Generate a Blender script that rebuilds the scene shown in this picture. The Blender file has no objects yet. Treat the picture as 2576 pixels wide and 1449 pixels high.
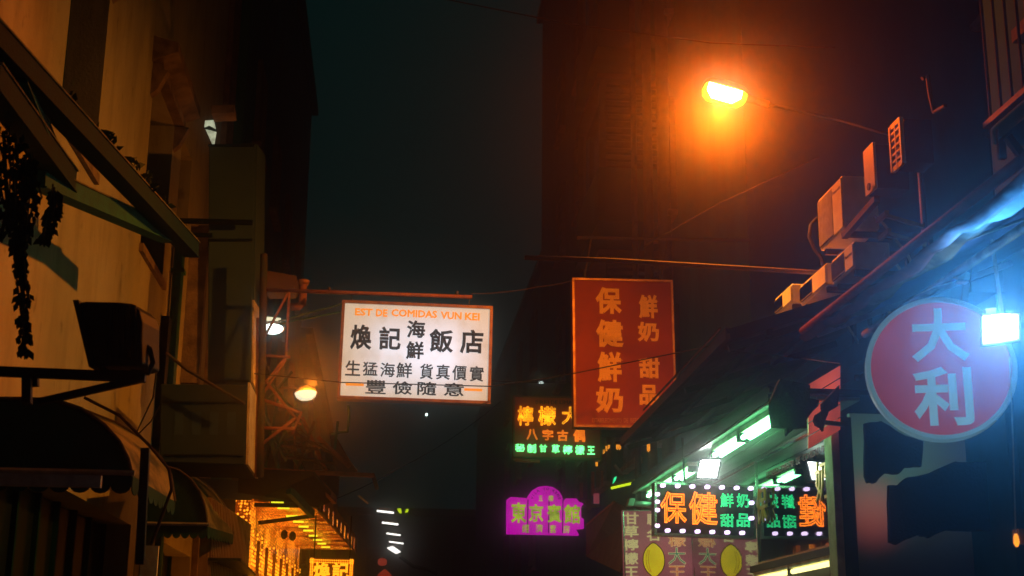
import bpy, math, random
from mathutils import Vector, Matrix
random.seed(7)
sc = bpy.context.scene
col = sc.collection
R = math.radians

# ------------------------------------------------------------------ camera
F_PX, CX, CY = 3500.0, 1288.0, 724.5            # focal length in 2576-px-wide picture units
CAM = Vector((0, 0, 1.6))
YAW, PITCH, ROLL = R(5.0), R(15.0), R(0.6)
cam_rot = Matrix.Rotation(-YAW, 3, 'Z') @ Matrix.Rotation(R(90) + PITCH, 3, 'X') @ Matrix.Rotation(ROLL, 3, 'Z')
cd = bpy.data.cameras.new('camera')
cd.sensor_width = 36; cd.lens = 36 * F_PX / 2576; cd.clip_end = 500; cd.clip_start = 0.05
cd.dof.use_dof = True; cd.dof.focus_distance = 15.5; cd.dof.aperture_fstop = 3.2
co = bpy.data.objects.new('camera', cd); col.objects.link(co)
co.matrix_world = Matrix.Translation(CAM) @ cam_rot.to_4x4()
sc.camera = co

# ------------------------------------------------------------------ world, exposure
w = bpy.data.worlds.new('World'); sc.world = w; w.use_nodes = True
nt = w.node_tree; bg = nt.nodes['Background']
sky = nt.nodes.new('ShaderNodeTexSky'); sky.sky_type = 'NISHITA'; sky.sun_disc = False
sky.sun_elevation = R(-6); sky.sun_rotation = R(180)
mixs = nt.nodes.new('ShaderNodeMix'); mixs.data_type = 'RGBA'; mixs.blend_type = 'ADD'
mixs.inputs[0].default_value = 1.0
nt.links.new(sky.outputs[0], mixs.inputs[6]); mixs.inputs[7].default_value = (0.001, 0.088, 0.082, 1)   # city glow on a cloudy night sky
nt.links.new(mixs.outputs[2], bg.inputs['Color']); bg.inputs['Strength'].default_value = 0.08
sc.view_settings.view_transform = 'Standard'; sc.view_settings.look = 'None'
sc.view_settings.exposure = 0.0; sc.view_settings.gamma = 1.0; sc.view_settings.use_curve_mapping = False
cy = sc.cycles
cy.max_bounces = 4; cy.diffuse_bounces = 2; cy.glossy_bounces = 3; cy.transmission_bounces = 4; cy.volume_bounces = 0
cy.caustics_reflective = False; cy.caustics_refractive = False
cy.sample_clamp_indirect = 2.0; cy.sample_clamp_direct = 30.0
cy.use_denoising = True
cy.use_light_tree = True

# ------------------------------------------------------------------ pixel rays
def ray(u, v):
    return cam_rot @ Vector(((u - CX) / F_PX, -(v - CY) / F_PX, -1.0))
def P(u, v, Y):
    d = ray(u, v); return CAM + d * ((Y - CAM.y) / d.y)
def PX(u, v, X):
    d = ray(u, v); return CAM + d * ((X - CAM.x) / d.x)
def PZ(u, v, Z):
    d = ray(u, v); return CAM + d * ((Z - CAM.z) / d.z)
def scale_at(p):                                   # metres for one picture unit at a point
    return -(cam_rot.transposed() @ (p - CAM)).z / F_PX

# ------------------------------------------------------------------ materials
def principled(name):
    m = bpy.data.materials.new(name); m.use_nodes = True
    return m, m.node_tree, m.node_tree.nodes['Principled BSDF']
def surf(name, c1, c2=None, scale=4.0, rough=0.6, metal=0.0, bump=0.15, stretch=(1, 1, 1), contrast=(0.35, 0.65), detail=5, bscale=None, spec=0.15):
    m, t, b = principled(name)
    c2 = c2 or tuple(x * 0.6 for x in c1)
    tc = t.nodes.new('ShaderNodeTexCoord'); mp = t.nodes.new('ShaderNodeMapping')
    mp.inputs['Scale'].default_value = stretch
    geo = t.nodes.new('ShaderNodeNewGeometry')
    t.links.new(geo.outputs['Position'], mp.inputs['Vector'])
    nz = t.nodes.new('ShaderNodeTexNoise'); nz.inputs['Scale'].default_value = scale; nz.inputs['Detail'].default_value = detail
    nz.inputs['Roughness'].default_value = 0.62
    t.links.new(mp.outputs[0], nz.inputs['Vector'])
    cr = t.nodes.new('ShaderNodeValToRGB')
    cr.color_ramp.elements[0].position = contrast[0]; cr.color_ramp.elements[0].color = (*c2, 1)
    cr.color_ramp.elements[1].position = contrast[1]; cr.color_ramp.elements[1].color = (*c1, 1)
    t.links.new(nz.outputs['Fac'], cr.inputs[0]); t.links.new(cr.outputs[0], b.inputs['Base Color'])
    b.inputs['Roughness'].default_value = rough; b.inputs['Metallic'].default_value = metal
    b.inputs['Specular IOR Level'].default_value = spec
    if bump:
        n2 = t.nodes.new('ShaderNodeTexNoise'); n2.inputs['Scale'].default_value = bscale or scale * 6; n2.inputs['Detail'].default_value = 4
        t.links.new(mp.outputs[0], n2.inputs['Vector'])
        bp = t.nodes.new('ShaderNodeBump'); bp.inputs['Strength'].default_value = bump; bp.inputs['Distance'].default_value = 0.02
        t.links.new(n2.outputs['Fac'], bp.inputs['Height']); t.links.new(bp.outputs[0], b.inputs['Normal'])
    return m
def emit(name, color, strength, var=0.0, vscale=6.0, base=None):
    m, t, b = principled(name)
    b.inputs['Base Color'].default_value = (*(base or color), 1); b.inputs['Roughness'].default_value = 0.4
    b.inputs['Emission Color'].default_value = (*color, 1); b.inputs['Emission Strength'].default_value = strength
    if var:
        geo = t.nodes.new('ShaderNodeNewGeometry'); nz = t.nodes.new('ShaderNodeTexNoise')
        nz.inputs['Scale'].default_value = vscale; nz.inputs['Detail'].default_value = 3
        t.links.new(geo.outputs['Position'], nz.inputs['Vector'])
        mr = t.nodes.new('ShaderNodeMapRange'); mr.inputs[1].default_value = 0.3; mr.inputs[2].default_value = 0.7
        mr.inputs[3].default_value = strength * (1 - var); mr.inputs[4].default_value = strength * (1 + var)
        t.links.new(nz.outputs['Fac'], mr.inputs[0]); t.links.new(mr.outputs[0], b.inputs['Emission Strength'])
    return m

M = {}
def wall_material():
    m, t, b = principled('cream_plaster')
    geo = t.nodes.new('ShaderNodeNewGeometry')
    def noise(scale, stretch, det=6):
        mp = t.nodes.new('ShaderNodeMapping'); mp.inputs['Scale'].default_value = stretch
        t.links.new(geo.outputs['Position'], mp.inputs['Vector'])
        n = t.nodes.new('ShaderNodeTexNoise'); n.inputs['Scale'].default_value = scale; n.inputs['Detail'].default_value = det
        n.inputs['Roughness'].default_value = 0.65
        t.links.new(mp.outputs[0], n.inputs['Vector']); return n
    def ramp(n, a, ca, bb, cb):
        r = t.nodes.new('ShaderNodeValToRGB'); e = r.color_ramp.elements
        e[0].position = a; e[0].color = (*ca, 1); e[1].position = bb; e[1].color = (*cb, 1)
        t.links.new(n.outputs['Fac'], r.inputs[0]); return r
    def mul(x, y, f=1.0):
        k = t.nodes.new('ShaderNodeMix'); k.data_type = 'RGBA'; k.blend_type = 'MULTIPLY'; k.inputs[0].default_value = f
        t.links.new(x, k.inputs[6]); t.links.new(y, k.inputs[7]); return k.outputs[2]
    base = ramp(noise(0.7, (1, 1, 1)), 0.3, (0.33, 0.32, 0.19), 0.7, (0.45, 0.46, 0.31))
    streak = ramp(noise(3.0, (1, 1, 0.22)), 0.34, (0.76, 0.74, 0.70), 0.52, (1, 1, 1))
    spots = ramp(noise(4.0, (1, 1, 0.6), 8), 0.33, (0.50, 0.47, 0.42), 0.40, (1, 1, 1))
    c = mul(base.outputs[0], streak.outputs[0]); c = mul(c, spots.outputs[0], 0.8)
    t.links.new(c, b.inputs['Base Color']); b.inputs['Roughness'].default_value = 0.85
    n2 = noise(30, (1, 1, 1)); bp = t.nodes.new('ShaderNodeBump'); bp.inputs['Strength'].default_value = 0.25; bp.inputs['Distance'].default_value = 0.02
    t.links.new(n2.outputs['Fac'], bp.inputs['Height']); t.links.new(bp.outputs[0], b.inputs['Normal'])
    return m
M['plaster'] = wall_material()
M['shutter_dark'] = surf('dark_painted_wood', (0.004, 0.05, 0.046), scale=3, stretch=(1, 1, 0.2), rough=0.8, spec=0.05)
M['glass_dark'] = surf('dark_window_glass', (0.012, 0.018, 0.02), rough=0.12, bump=0.02)
M['stone'] = surf('stained_stone', (0.30, 0.23, 0.15), (0.13, 0.10, 0.07), scale=5, rough=0.9, bump=0.4)
M['beam_top_lit'] = surf('lit_beam_top', (0.22, 0.20, 0.10), (0.06, 0.09, 0.05), scale=9, rough=0.9, bump=0.4)  # light on the beam tops put into a pale tan colour
M['beam_dark'] = surf('shaded_weathered_steel', (0.003, 0.034, 0.030), (0.005, 0.022, 0.018), scale=7, rough=0.8, bump=0.3)  # shaded side of the beams put into a near black colour
M['beam_green'] = surf('dark_green_steel', (0.012, 0.15, 0.115), (0.010, 0.085, 0.065), scale=7, rough=0.7, bump=0.3)
M['rust_steel'] = surf('rusty_green_steel', (0.055, 0.075, 0.06), (0.10, 0.055, 0.025), scale=7, rough=0.75, bump=0.3)
M['green_steel'] = surf('green_painted_steel', (0.04, 0.20, 0.155), (0.03, 0.10, 0.075), scale=6, rough=0.6, bump=0.2)
M['black_steel'] = surf('black_steel', (0.006, 0.018, 0.018), scale=10, rough=0.55, bump=0.1)
M['orange_steel'] = surf('red_oxide_steel', (0.38, 0.16, 0.08), (0.20, 0.08, 0.04), scale=9, rough=0.6, bump=0.2)
M['grey_steel'] = surf('galvanised_steel', (0.38, 0.38, 0.36), (0.22, 0.22, 0.21), scale=8, rough=0.45, metal=0.5, bump=0.1)
M['pale_metal'] = surf('weathered_white_metal', (0.78, 0.74, 0.56), (0.50, 0.42, 0.26), scale=5, rough=0.6, bump=0.15)
M['board_brown'] = surf('weathered_sign_board', (0.14, 0.085, 0.06), (0.09, 0.055, 0.045), scale=1.3, rough=0.8, bump=0.15)
M['board_teal'] = surf('teal_toned_sign_board', (0.042, 0.095, 0.15), (0.032, 0.07, 0.11), scale=1.3, rough=0.85, bump=0.15)  # teal night tone put into the sign board colour
M['board_dark'] = surf('dark_teal_sign_board', (0.030, 0.065, 0.09), (0.02, 0.045, 0.06), scale=2, rough=0.8, bump=0.15, stretch=(1, 1, 0.3))  # dark teal with upright streaks
M['awning_dark'] = surf('dark_green_canvas', (0.008, 0.06, 0.054), (0.006, 0.036, 0.034), scale=3, rough=0.85, bump=0.2)
M['awning_tan'] = surf('stained_tan_canvas', (0.22, 0.20, 0.09), (0.05, 0.06, 0.035), scale=2.5, rough=0.85, bump=0.3, contrast=(0.42, 0.56), stretch=(1, 0.5, 1.6))
M['leaf'] = surf('weed_leaf', (0.05, 0.12, 0.03), (0.03, 0.06, 0.02), scale=20, rough=0.6, bump=0)
M['vine'] = surf('withered_vine', (0.014, 0.05, 0.036), (0.010, 0.03, 0.024), scale=20, rough=0.9, bump=0.2)
M['wall_dark'] = surf('teal_toned_dark_render', (0.012, 0.10, 0.095), (0.008, 0.06, 0.058), scale=2, rough=0.95, bump=0.3)  # dark render with the teal of the night shadows in its colour
M['facade_dark'] = surf('teal_toned_render', (0.016, 0.19, 0.18), (0.010, 0.12, 0.115), scale=1.2, rough=0.9, bump=0.3, stretch=(1, 1, 0.4))  # teal night light put into the base colour
M['facade_grey'] = surf('teal_toned_grey_render', (0.024, 0.14, 0.13), (0.014, 0.085, 0.08), scale=1.5, rough=0.9, bump=0.3, stretch=(1, 1, 0.35))  # grey turned teal, the night tone put into the colour
M['slat'] = surf('brown_louvre', (0.10, 0.11, 0.085), (0.05, 0.06, 0.05), scale=6, rough=0.7)
M['ac_white'] = surf('yellowed_ac_casing', (0.88, 0.90, 0.66), (0.74, 0.74, 0.50), scale=5, rough=0.5, bump=0.05)
M['ac_grille'] = surf('ac_grille_plastic', (0.48, 0.49, 0.38), (0.33, 0.33, 0.25), scale=14, rough=0.55, bump=0.05)
M['red_board'] = surf('faded_red_sign_board', (0.36, 0.055, 0.028), (0.28, 0.042, 0.022), scale=2.2, rough=0.55, bump=0.05)
M['red_letter'] = surf('faded_yellow_paint', (1.0, 0.62, 0.18), (0.92, 0.54, 0.14), scale=5, rough=0.6, bump=0.05)
M['red_small_letter'] = surf('faded_orange_paint', (0.70, 0.34, 0.10), scale=5, rough=0.6, bump=0)
M['orange_frame'] = surf('orange_toned_frame', (0.50, 0.27, 0.10), (0.30, 0.14, 0.05), scale=9, rough=0.4, metal=0.4, bump=0.1)  # orange light on the white sign's aluminium frame put into this tone
M['ink'] = surf('black_sign_ink', (0.012, 0.008, 0.014), scale=8, rough=0.5, bump=0)
M['gold_print'] = emit('backlit_gold_print', (0.74, 0.25, 0.0), 0.9)
M['mirror'] = surf('smoked_mirror_panel', (0.52, 0.56, 0.54), (0.40, 0.44, 0.42), scale=2, rough=0.03, metal=1.0, bump=0.03, bscale=3.5)
M['neon_board'] = surf('black_gloss_board', (0.012, 0.014, 0.016), scale=3, rough=0.12, bump=0.02)
M['chrome'] = surf('polished_trim', (0.55, 0.56, 0.54), (0.35, 0.36, 0.35), scale=12, rough=0.2, metal=0.9, bump=0.05)
M['plank'] = surf('painted_soffit_plank', (0.26, 0.38, 0.30), (0.16, 0.24, 0.19), scale=3, rough=0.5, bump=0.1, stretch=(3, 0.4, 1))
M['corrugated'] = surf('corrugated_plastic', (0.20, 0.17, 0.14), (0.09, 0.10, 0.08), scale=2, rough=0.4, bump=0.1)
M['panel_grey'] = surf('grey_green_panel', (0.36, 0.40, 0.36), (0.24, 0.28, 0.25), scale=1.2, rough=0.6, bump=0.05)
M['rough_black'] = surf('rough_black', (0.010, 0.011, 0.012), scale=8, rough=0.95, bump=0.4)
M['tarp_red'] = surf('faded_red_tarp', (0.30, 0.06, 0.04), (0.10, 0.03, 0.03), scale=4, rough=0.8, bump=0.5, bscale=6)
M['tarp_white'] = surf('dirty_white_tarp', (0.20, 0.16, 0.10), (0.05, 0.045, 0.03), scale=4, rough=0.8, bump=0.5, bscale=6, contrast=(0.4, 0.55))
M['tarp_blue'] = surf('blue_tarp', (0.05, 0.10, 0.22), (0.03, 0.06, 0.14), scale=3, rough=0.8, bump=0.5, bscale=6)
M['cable'] = surf('black_cable', (0.02, 0.018, 0.016), scale=20, rough=0.7, bump=0)
M['brown_cable'] = surf('brown_cable', (0.06, 0.04, 0.022), scale=20, rough=0.7, bump=0)
M['gold_mirror'] = surf('polished_gold_panel', (0.85, 0.40, 0.10), (0.70, 0.26, 0.05), scale=3, rough=0.14, metal=1.0, bump=0.12, bscale=7)
M['gold_board'] = surf('gold_shop_panel', (0.60, 0.28, 0.08), (0.35, 0.13, 0.03), scale=4, rough=0.35, metal=0.4, bump=0.1)
M['metal_shutter'] = surf('bronze_ribbed_metal', (0.42, 0.27, 0.12), (0.25, 0.15, 0.06), scale=6, rough=0.4, metal=0.5, bump=0.1, stretch=(1, 1, 0.1))
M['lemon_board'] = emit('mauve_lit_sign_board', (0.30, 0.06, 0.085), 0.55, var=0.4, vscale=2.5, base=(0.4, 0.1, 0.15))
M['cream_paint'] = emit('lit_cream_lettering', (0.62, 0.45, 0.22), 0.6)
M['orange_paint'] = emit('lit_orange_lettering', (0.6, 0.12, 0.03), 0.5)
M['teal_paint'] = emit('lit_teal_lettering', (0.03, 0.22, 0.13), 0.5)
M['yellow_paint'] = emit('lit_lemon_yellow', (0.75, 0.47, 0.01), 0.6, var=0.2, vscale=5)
M['gold_letter'] = surf('gold_raised_letter', (0.75, 0.40, 0.02), (0.55, 0.26, 0.015), scale=6, rough=0.35, metal=0.3, bump=0.05)
M['red_print'] = surf('red_raised_print', (0.30, 0.02, 0.01), scale=8, rough=0.5, bump=0)
M['asphalt'] = surf('asphalt', (0.05, 0.05, 0.05), (0.035, 0.035, 0.036), scale=3, rough=0.8, bump=0.4, bscale=60)
M['paving'] = surf('stone_paving', (0.22, 0.21, 0.19), (0.14, 0.13, 0.12), scale=2, rough=0.8, bump=0.3)
M['brown_roof'] = surf('brown_roof_sheet', (0.12, 0.085, 0.06), (0.07, 0.05, 0.04), scale=3, rough=0.7)
M['neon_orange'] = emit('orange_neon_tube', (1.0, 0.20, 0.008), 2.6, var=0.25, vscale=40)
M['neon_green'] = emit('green_neon_tube', (0.03, 1.0, 0.36), 1.15, var=0.25, vscale=40)
M['neon_green_far'] = emit('bright_green_neon_tube', (0.12, 1.0, 0.25), 4.5, var=0.3, vscale=20)
M['neon_yellow'] = emit('yellow_neon_tube', (1.0, 0.42, 0.01), 1.5, var=0.6, vscale=9)
M['neon_amber'] = emit('amber_neon_tube', (1.0, 0.24, 0.01), 1.4, var=0.6, vscale=6)
M['neon_lime'] = emit('lime_neon_tube', (0.55, 0.75, 0.01), 1.3)
M['tube_white'] = emit('fluorescent_tube', (0.24, 1.0, 0.42), 14.0)
M['tube_warm'] = emit('warm_fluorescent_tube', (0.95, 0.85, 0.30), 2.4)
M['marquee'] = emit('violet_white_bulb', (0.85, 0.62, 1.0), 2.2)
M['flood_white'] = emit('floodlight_glass', (0.95, 0.97, 1.0), 9.0)
M['flood_blue'] = emit('cool_floodlight_glass', (0.80, 0.92, 1.0), 10.0)
M['sodium'] = emit('sodium_lamp_arc', (1.0, 0.88, 0.62), 12.0)
M['sodium_glass'] = emit('sodium_lamp_glass', (0.05, 0.75, 0.0), 0.9)
M['purple'] = emit('magenta_lightbox', (0.55, 0.0, 0.42), 0.9, var=0.2, vscale=1.2)
M['purple_seam'] = surf('lightbox_seam', (0.12, 0.01, 0.10), rough=0.5, bump=0)
M['lime_letter'] = emit('lime_lit_letter', (0.32, 0.50, 0.008), 0.85, var=0.5, vscale=5)
M['bulb_gold'] = emit('gold_bulb', (1.0, 0.34, 0.01), 1.9)
M['bulb_dim'] = emit('amber_bulb', (1.0, 0.28, 0.01), 1.2)
M['led_lime'] = emit('lime_led_bar', (0.75, 0.75, 0.02), 1.5)
M['far_white'] = emit('far_shop_light', (0.98, 0.92, 0.85), 2.6)
M['far_amber'] = emit('far_amber_light', (1.0, 0.34, 0.02), 1.2, var=0.4, vscale=9)
M['red_spill'] = emit('red_lit_board', (0.62, 0.085, 0.05), 0.55, var=0.5, vscale=5)
M['far_red'] = emit('red_lantern_skin', (0.40, 0.035, 0.012), 0.45)
M['lamp_white'] = emit('round_lamp_diffuser', (0.80, 1.0, 0.92), 5.0)
M['lamp_pale'] = emit('street_lamp_bowl', (0.85, 0.92, 0.62), 1.0)
M['lit_patch'] = emit('lit_fanlight', (0.50, 0.56, 0.38), 0.75, var=0.4, vscale=14)
M['disc_red'] = emit('red_lightbox_face', (0.28, 0.030, 0.030), 0.60, var=0.2, vscale=2, base=(0.45, 0.05, 0.05))
M['disc_letter'] = emit('blue_lit_lettering', (0.15, 0.29, 0.33), 0.75, base=(0.5, 0.65, 0.7))  # blue light on white letters put into colour and glow
M['disc_rim'] = emit('rim_flood_spill', (0.10, 0.21, 0.22), 0.48, var=0.25, vscale=3, base=(0.6, 0.68, 0.68))  # floodlight spill on the silver rim put into its emission

def sign_light_material():                          # white acrylic, fluorescent tubes behind it
    m, t, b = principled('backlit_white_acrylic')
    tc = t.nodes.new('ShaderNodeTexCoord'); sp = t.nodes.new('ShaderNodeSeparateXYZ')
    t.links.new(tc.outputs['Generated'], sp.inputs[0])
    def fall(out, centre, half):
        a = t.nodes.new('ShaderNodeMath'); a.operation = 'SUBTRACT'; a.inputs[1].default_value = centre; t.links.new(out, a.inputs[0])
        c = t.nodes.new('ShaderNodeMath'); c.operation = 'ABSOLUTE'; t.links.new(a.outputs[0], c.inputs[0])
        r = t.nodes.new('ShaderNodeMapRange'); r.interpolation_type = 'SMOOTHSTEP'
        r.inputs[1].default_value = half; r.inputs[2].default_value = 0; r.inputs[3].default_value = 0; r.inputs[4].default_value = 1
        t.links.new(c.outputs[0], r.inputs[0]); return r.outputs[0]
    x = fall(sp.outputs[0], 0.55, 0.62); z = fall(sp.outputs[2], 0.48, 0.62)
    t1 = fall(sp.outputs[0], 0.28, 0.14); t2 = fall(sp.outputs[0], 0.72, 0.16)
    mu = t.nodes.new('ShaderNodeMath'); mu.operation = 'MULTIPLY'; t.links.new(x, mu.inputs[0]); t.links.new(z, mu.inputs[1])
    ad = t.nodes.new('ShaderNodeMath'); ad.operation = 'ADD'; t.links.new(t1, ad.inputs[0]); t.links.new(t2, ad.inputs[1])
    m2 = t.nodes.new('ShaderNodeMath'); m2.operation = 'MULTIPLY'; m2.inputs[1].default_value = 0.22; t.links.new(ad.outputs[0], m2.inputs[0])
    m3 = t.nodes.new('ShaderNodeMath'); m3.operation = 'MULTIPLY'; t.links.new(m2.outputs[0], m3.inputs[0]); t.links.new(z, m3.inputs[1])
    sm = t.nodes.new('ShaderNodeMath'); sm.operation = 'ADD'; t.links.new(mu.outputs[0], sm.inputs[0]); t.links.new(m3.outputs[0], sm.inputs[1])
    cr = t.nodes.new('ShaderNodeValToRGB'); e = cr.color_ramp.elements
    e[0].position = 0.0; e[0].color = (0.50, 0.42, 0.30, 1); e[1].position = 1.0; e[1].color = (0.80, 0.86, 0.98, 1)
    k = e.new(0.4); k.color = (0.58, 0.58, 0.58, 1)
    mp = t.nodes.new('ShaderNodeMapping'); mp.inputs['Scale'].default_value = (2.2, 1, 1.2); t.links.new(tc.outputs['Generated'], mp.inputs[0])
    gz = t.nodes.new('ShaderNodeTexNoise'); gz.inputs['Scale'].default_value = 3.0; gz.inputs['Detail'].default_value = 6; t.links.new(mp.outputs[0], gz.inputs['Vector'])
    gr = t.nodes.new('ShaderNodeValToRGB'); gr.color_ramp.elements[0].position = 0.30; gr.color_ramp.elements[0].color = (0.72, 0.66, 0.55, 1); gr.color_ramp.elements[1].position = 0.5; gr.color_ramp.elements[1].color = (1, 1, 1, 1)
    t.links.new(gz.outputs['Fac'], gr.inputs[0])
    gm = t.nodes.new('ShaderNodeMix'); gm.data_type = 'RGBA'; gm.blend_type = 'MULTIPLY'; gm.inputs[0].default_value = 0.7
    t.links.new(sm.outputs[0], cr.inputs[0]); t.links.new(cr.outputs[0], gm.inputs[6]); t.links.new(gr.outputs[0], gm.inputs[7]); t.links.new(gm.outputs[2], b.inputs['Emission Color'])
    b.inputs['Emission Strength'].default_value = 1.08; b.inputs['Base Color'].default_value = (0.3, 0.3, 0.28, 1)
    return m
M['acrylic'] = sign_light_material()
def bulb_field(name, scale, lo, hi, strength):        # glowing dots on polished gold: bulbs on the wall, painted reflections on the soffit
    m, t, b = principled(name)
    geo = t.nodes.new('ShaderNodeNewGeometry')
    vo = t.nodes.new('ShaderNodeTexVoronoi'); vo.inputs['Scale'].default_value = scale; vo.inputs['Randomness'].default_value = 0.55
    t.links.new(geo.outputs['Position'], vo.inputs['Vector'])
    dot = t.nodes.new('ShaderNodeMapRange'); dot.inputs[1].default_value = 0.52; dot.inputs[2].default_value = 0.22; dot.inputs[3].default_value = 0.10; dot.inputs[4].default_value = 1
    t.links.new(vo.outputs['Distance'], dot.inputs[0])
    nz = t.nodes.new('ShaderNodeTexNoise'); nz.inputs['Scale'].default_value = 2.3; nz.inputs['Detail'].default_value = 3
    t.links.new(geo.outputs['Position'], nz.inputs['Vector'])
    msk = t.nodes.new('ShaderNodeMapRange'); msk.inputs[1].default_value = lo; msk.inputs[2].default_value = hi; msk.inputs[3].default_value = 0.05; msk.inputs[4].default_value = 1
    t.links.new(nz.outputs['Fac'], msk.inputs[0])
    mu = t.nodes.new('ShaderNodeMath'); mu.operation = 'MULTIPLY'; t.links.new(dot.outputs[0], mu.inputs[0]); t.links.new(msk.outputs[0], mu.inputs[1])
    m2 = t.nodes.new('ShaderNodeMath'); m2.operation = 'MULTIPLY'; m2.inputs[1].default_value = strength; t.links.new(mu.outputs[0], m2.inputs[0])
    cr = t.nodes.new('ShaderNodeValToRGB'); e = cr.color_ramp.elements
    e[0].position = 0.05; e[0].color = (1.0, 0.10, 0.004, 1); e[1].position = 0.9; e[1].color = (1.0, 0.34, 0.012, 1)
    t.links.new(mu.outputs[0], cr.inputs[0]); t.links.new(cr.outputs[0], b.inputs['Emission Color'])
    t.links.new(m2.outputs[0], b.inputs['Emission Strength'])
    b.inputs['Base Color'].default_value = (0.6, 0.2, 0.03, 1); b.inputs['Metallic'].default_value = 0.8; b.inputs['Roughness'].default_value = 0.25
    return m
def glow_panel():                                  # sheet with green, red and pale glow spots put into its emission
    m, t, b = principled('glow_side_sheet')
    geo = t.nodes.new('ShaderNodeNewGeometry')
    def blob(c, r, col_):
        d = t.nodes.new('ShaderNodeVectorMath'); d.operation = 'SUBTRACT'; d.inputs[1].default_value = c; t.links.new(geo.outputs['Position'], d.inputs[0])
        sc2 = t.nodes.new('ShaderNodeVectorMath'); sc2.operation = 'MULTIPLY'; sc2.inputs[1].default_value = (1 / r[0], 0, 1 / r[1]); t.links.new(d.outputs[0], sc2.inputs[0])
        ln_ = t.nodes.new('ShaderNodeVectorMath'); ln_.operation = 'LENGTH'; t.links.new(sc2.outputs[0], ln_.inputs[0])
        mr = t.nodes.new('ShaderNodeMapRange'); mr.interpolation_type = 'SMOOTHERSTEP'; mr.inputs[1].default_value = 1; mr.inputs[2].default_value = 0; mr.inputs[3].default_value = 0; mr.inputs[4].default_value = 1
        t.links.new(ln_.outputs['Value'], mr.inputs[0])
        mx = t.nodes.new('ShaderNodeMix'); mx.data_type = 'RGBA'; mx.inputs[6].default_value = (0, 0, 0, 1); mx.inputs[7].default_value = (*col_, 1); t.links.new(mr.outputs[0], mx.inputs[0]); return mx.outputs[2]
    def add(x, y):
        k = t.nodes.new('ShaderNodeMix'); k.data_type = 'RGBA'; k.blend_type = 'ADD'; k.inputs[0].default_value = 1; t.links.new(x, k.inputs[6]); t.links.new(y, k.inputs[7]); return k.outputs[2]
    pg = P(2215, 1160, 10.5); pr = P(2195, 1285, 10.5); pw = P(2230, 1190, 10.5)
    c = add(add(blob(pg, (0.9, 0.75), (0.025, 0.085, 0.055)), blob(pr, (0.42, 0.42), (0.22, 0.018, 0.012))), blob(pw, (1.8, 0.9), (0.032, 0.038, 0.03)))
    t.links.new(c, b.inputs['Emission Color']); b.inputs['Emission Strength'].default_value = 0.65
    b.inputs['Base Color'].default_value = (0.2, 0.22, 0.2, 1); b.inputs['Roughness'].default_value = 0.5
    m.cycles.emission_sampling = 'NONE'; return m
M['glow_panel'] = glow_panel()
M['soffit_reflection'] = bulb_field('bulb_reflection_soffit', 26.0, 0.38, 0.54, 2.4)  # bulb reflections on the soffit put into its emission
M['bulb_wall'] = bulb_field('bulb_studded_wall', 24.0, 0.34, 0.50, 2.2)
for k_ in ('bulb_gold', 'bulb_dim', 'marquee', 'far_amber', 'far_red', 'lime_letter', 'gold_print', 'led_lime', 'far_white', 'lit_patch', 'disc_letter', 'sodium', 'sodium_glass', 'neon_lime', 'red_spill', 'disc_rim', 'flood_blue', 'cream_paint', 'yellow_paint', 'orange_paint', 'teal_paint', 'disc_red', 'lamp_pale', 'neon_yellow', 'neon_amber', 'purple', 'lemon_board', 'tube_warm'):
    M[k_].cycles.emission_sampling = 'NONE'

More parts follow.
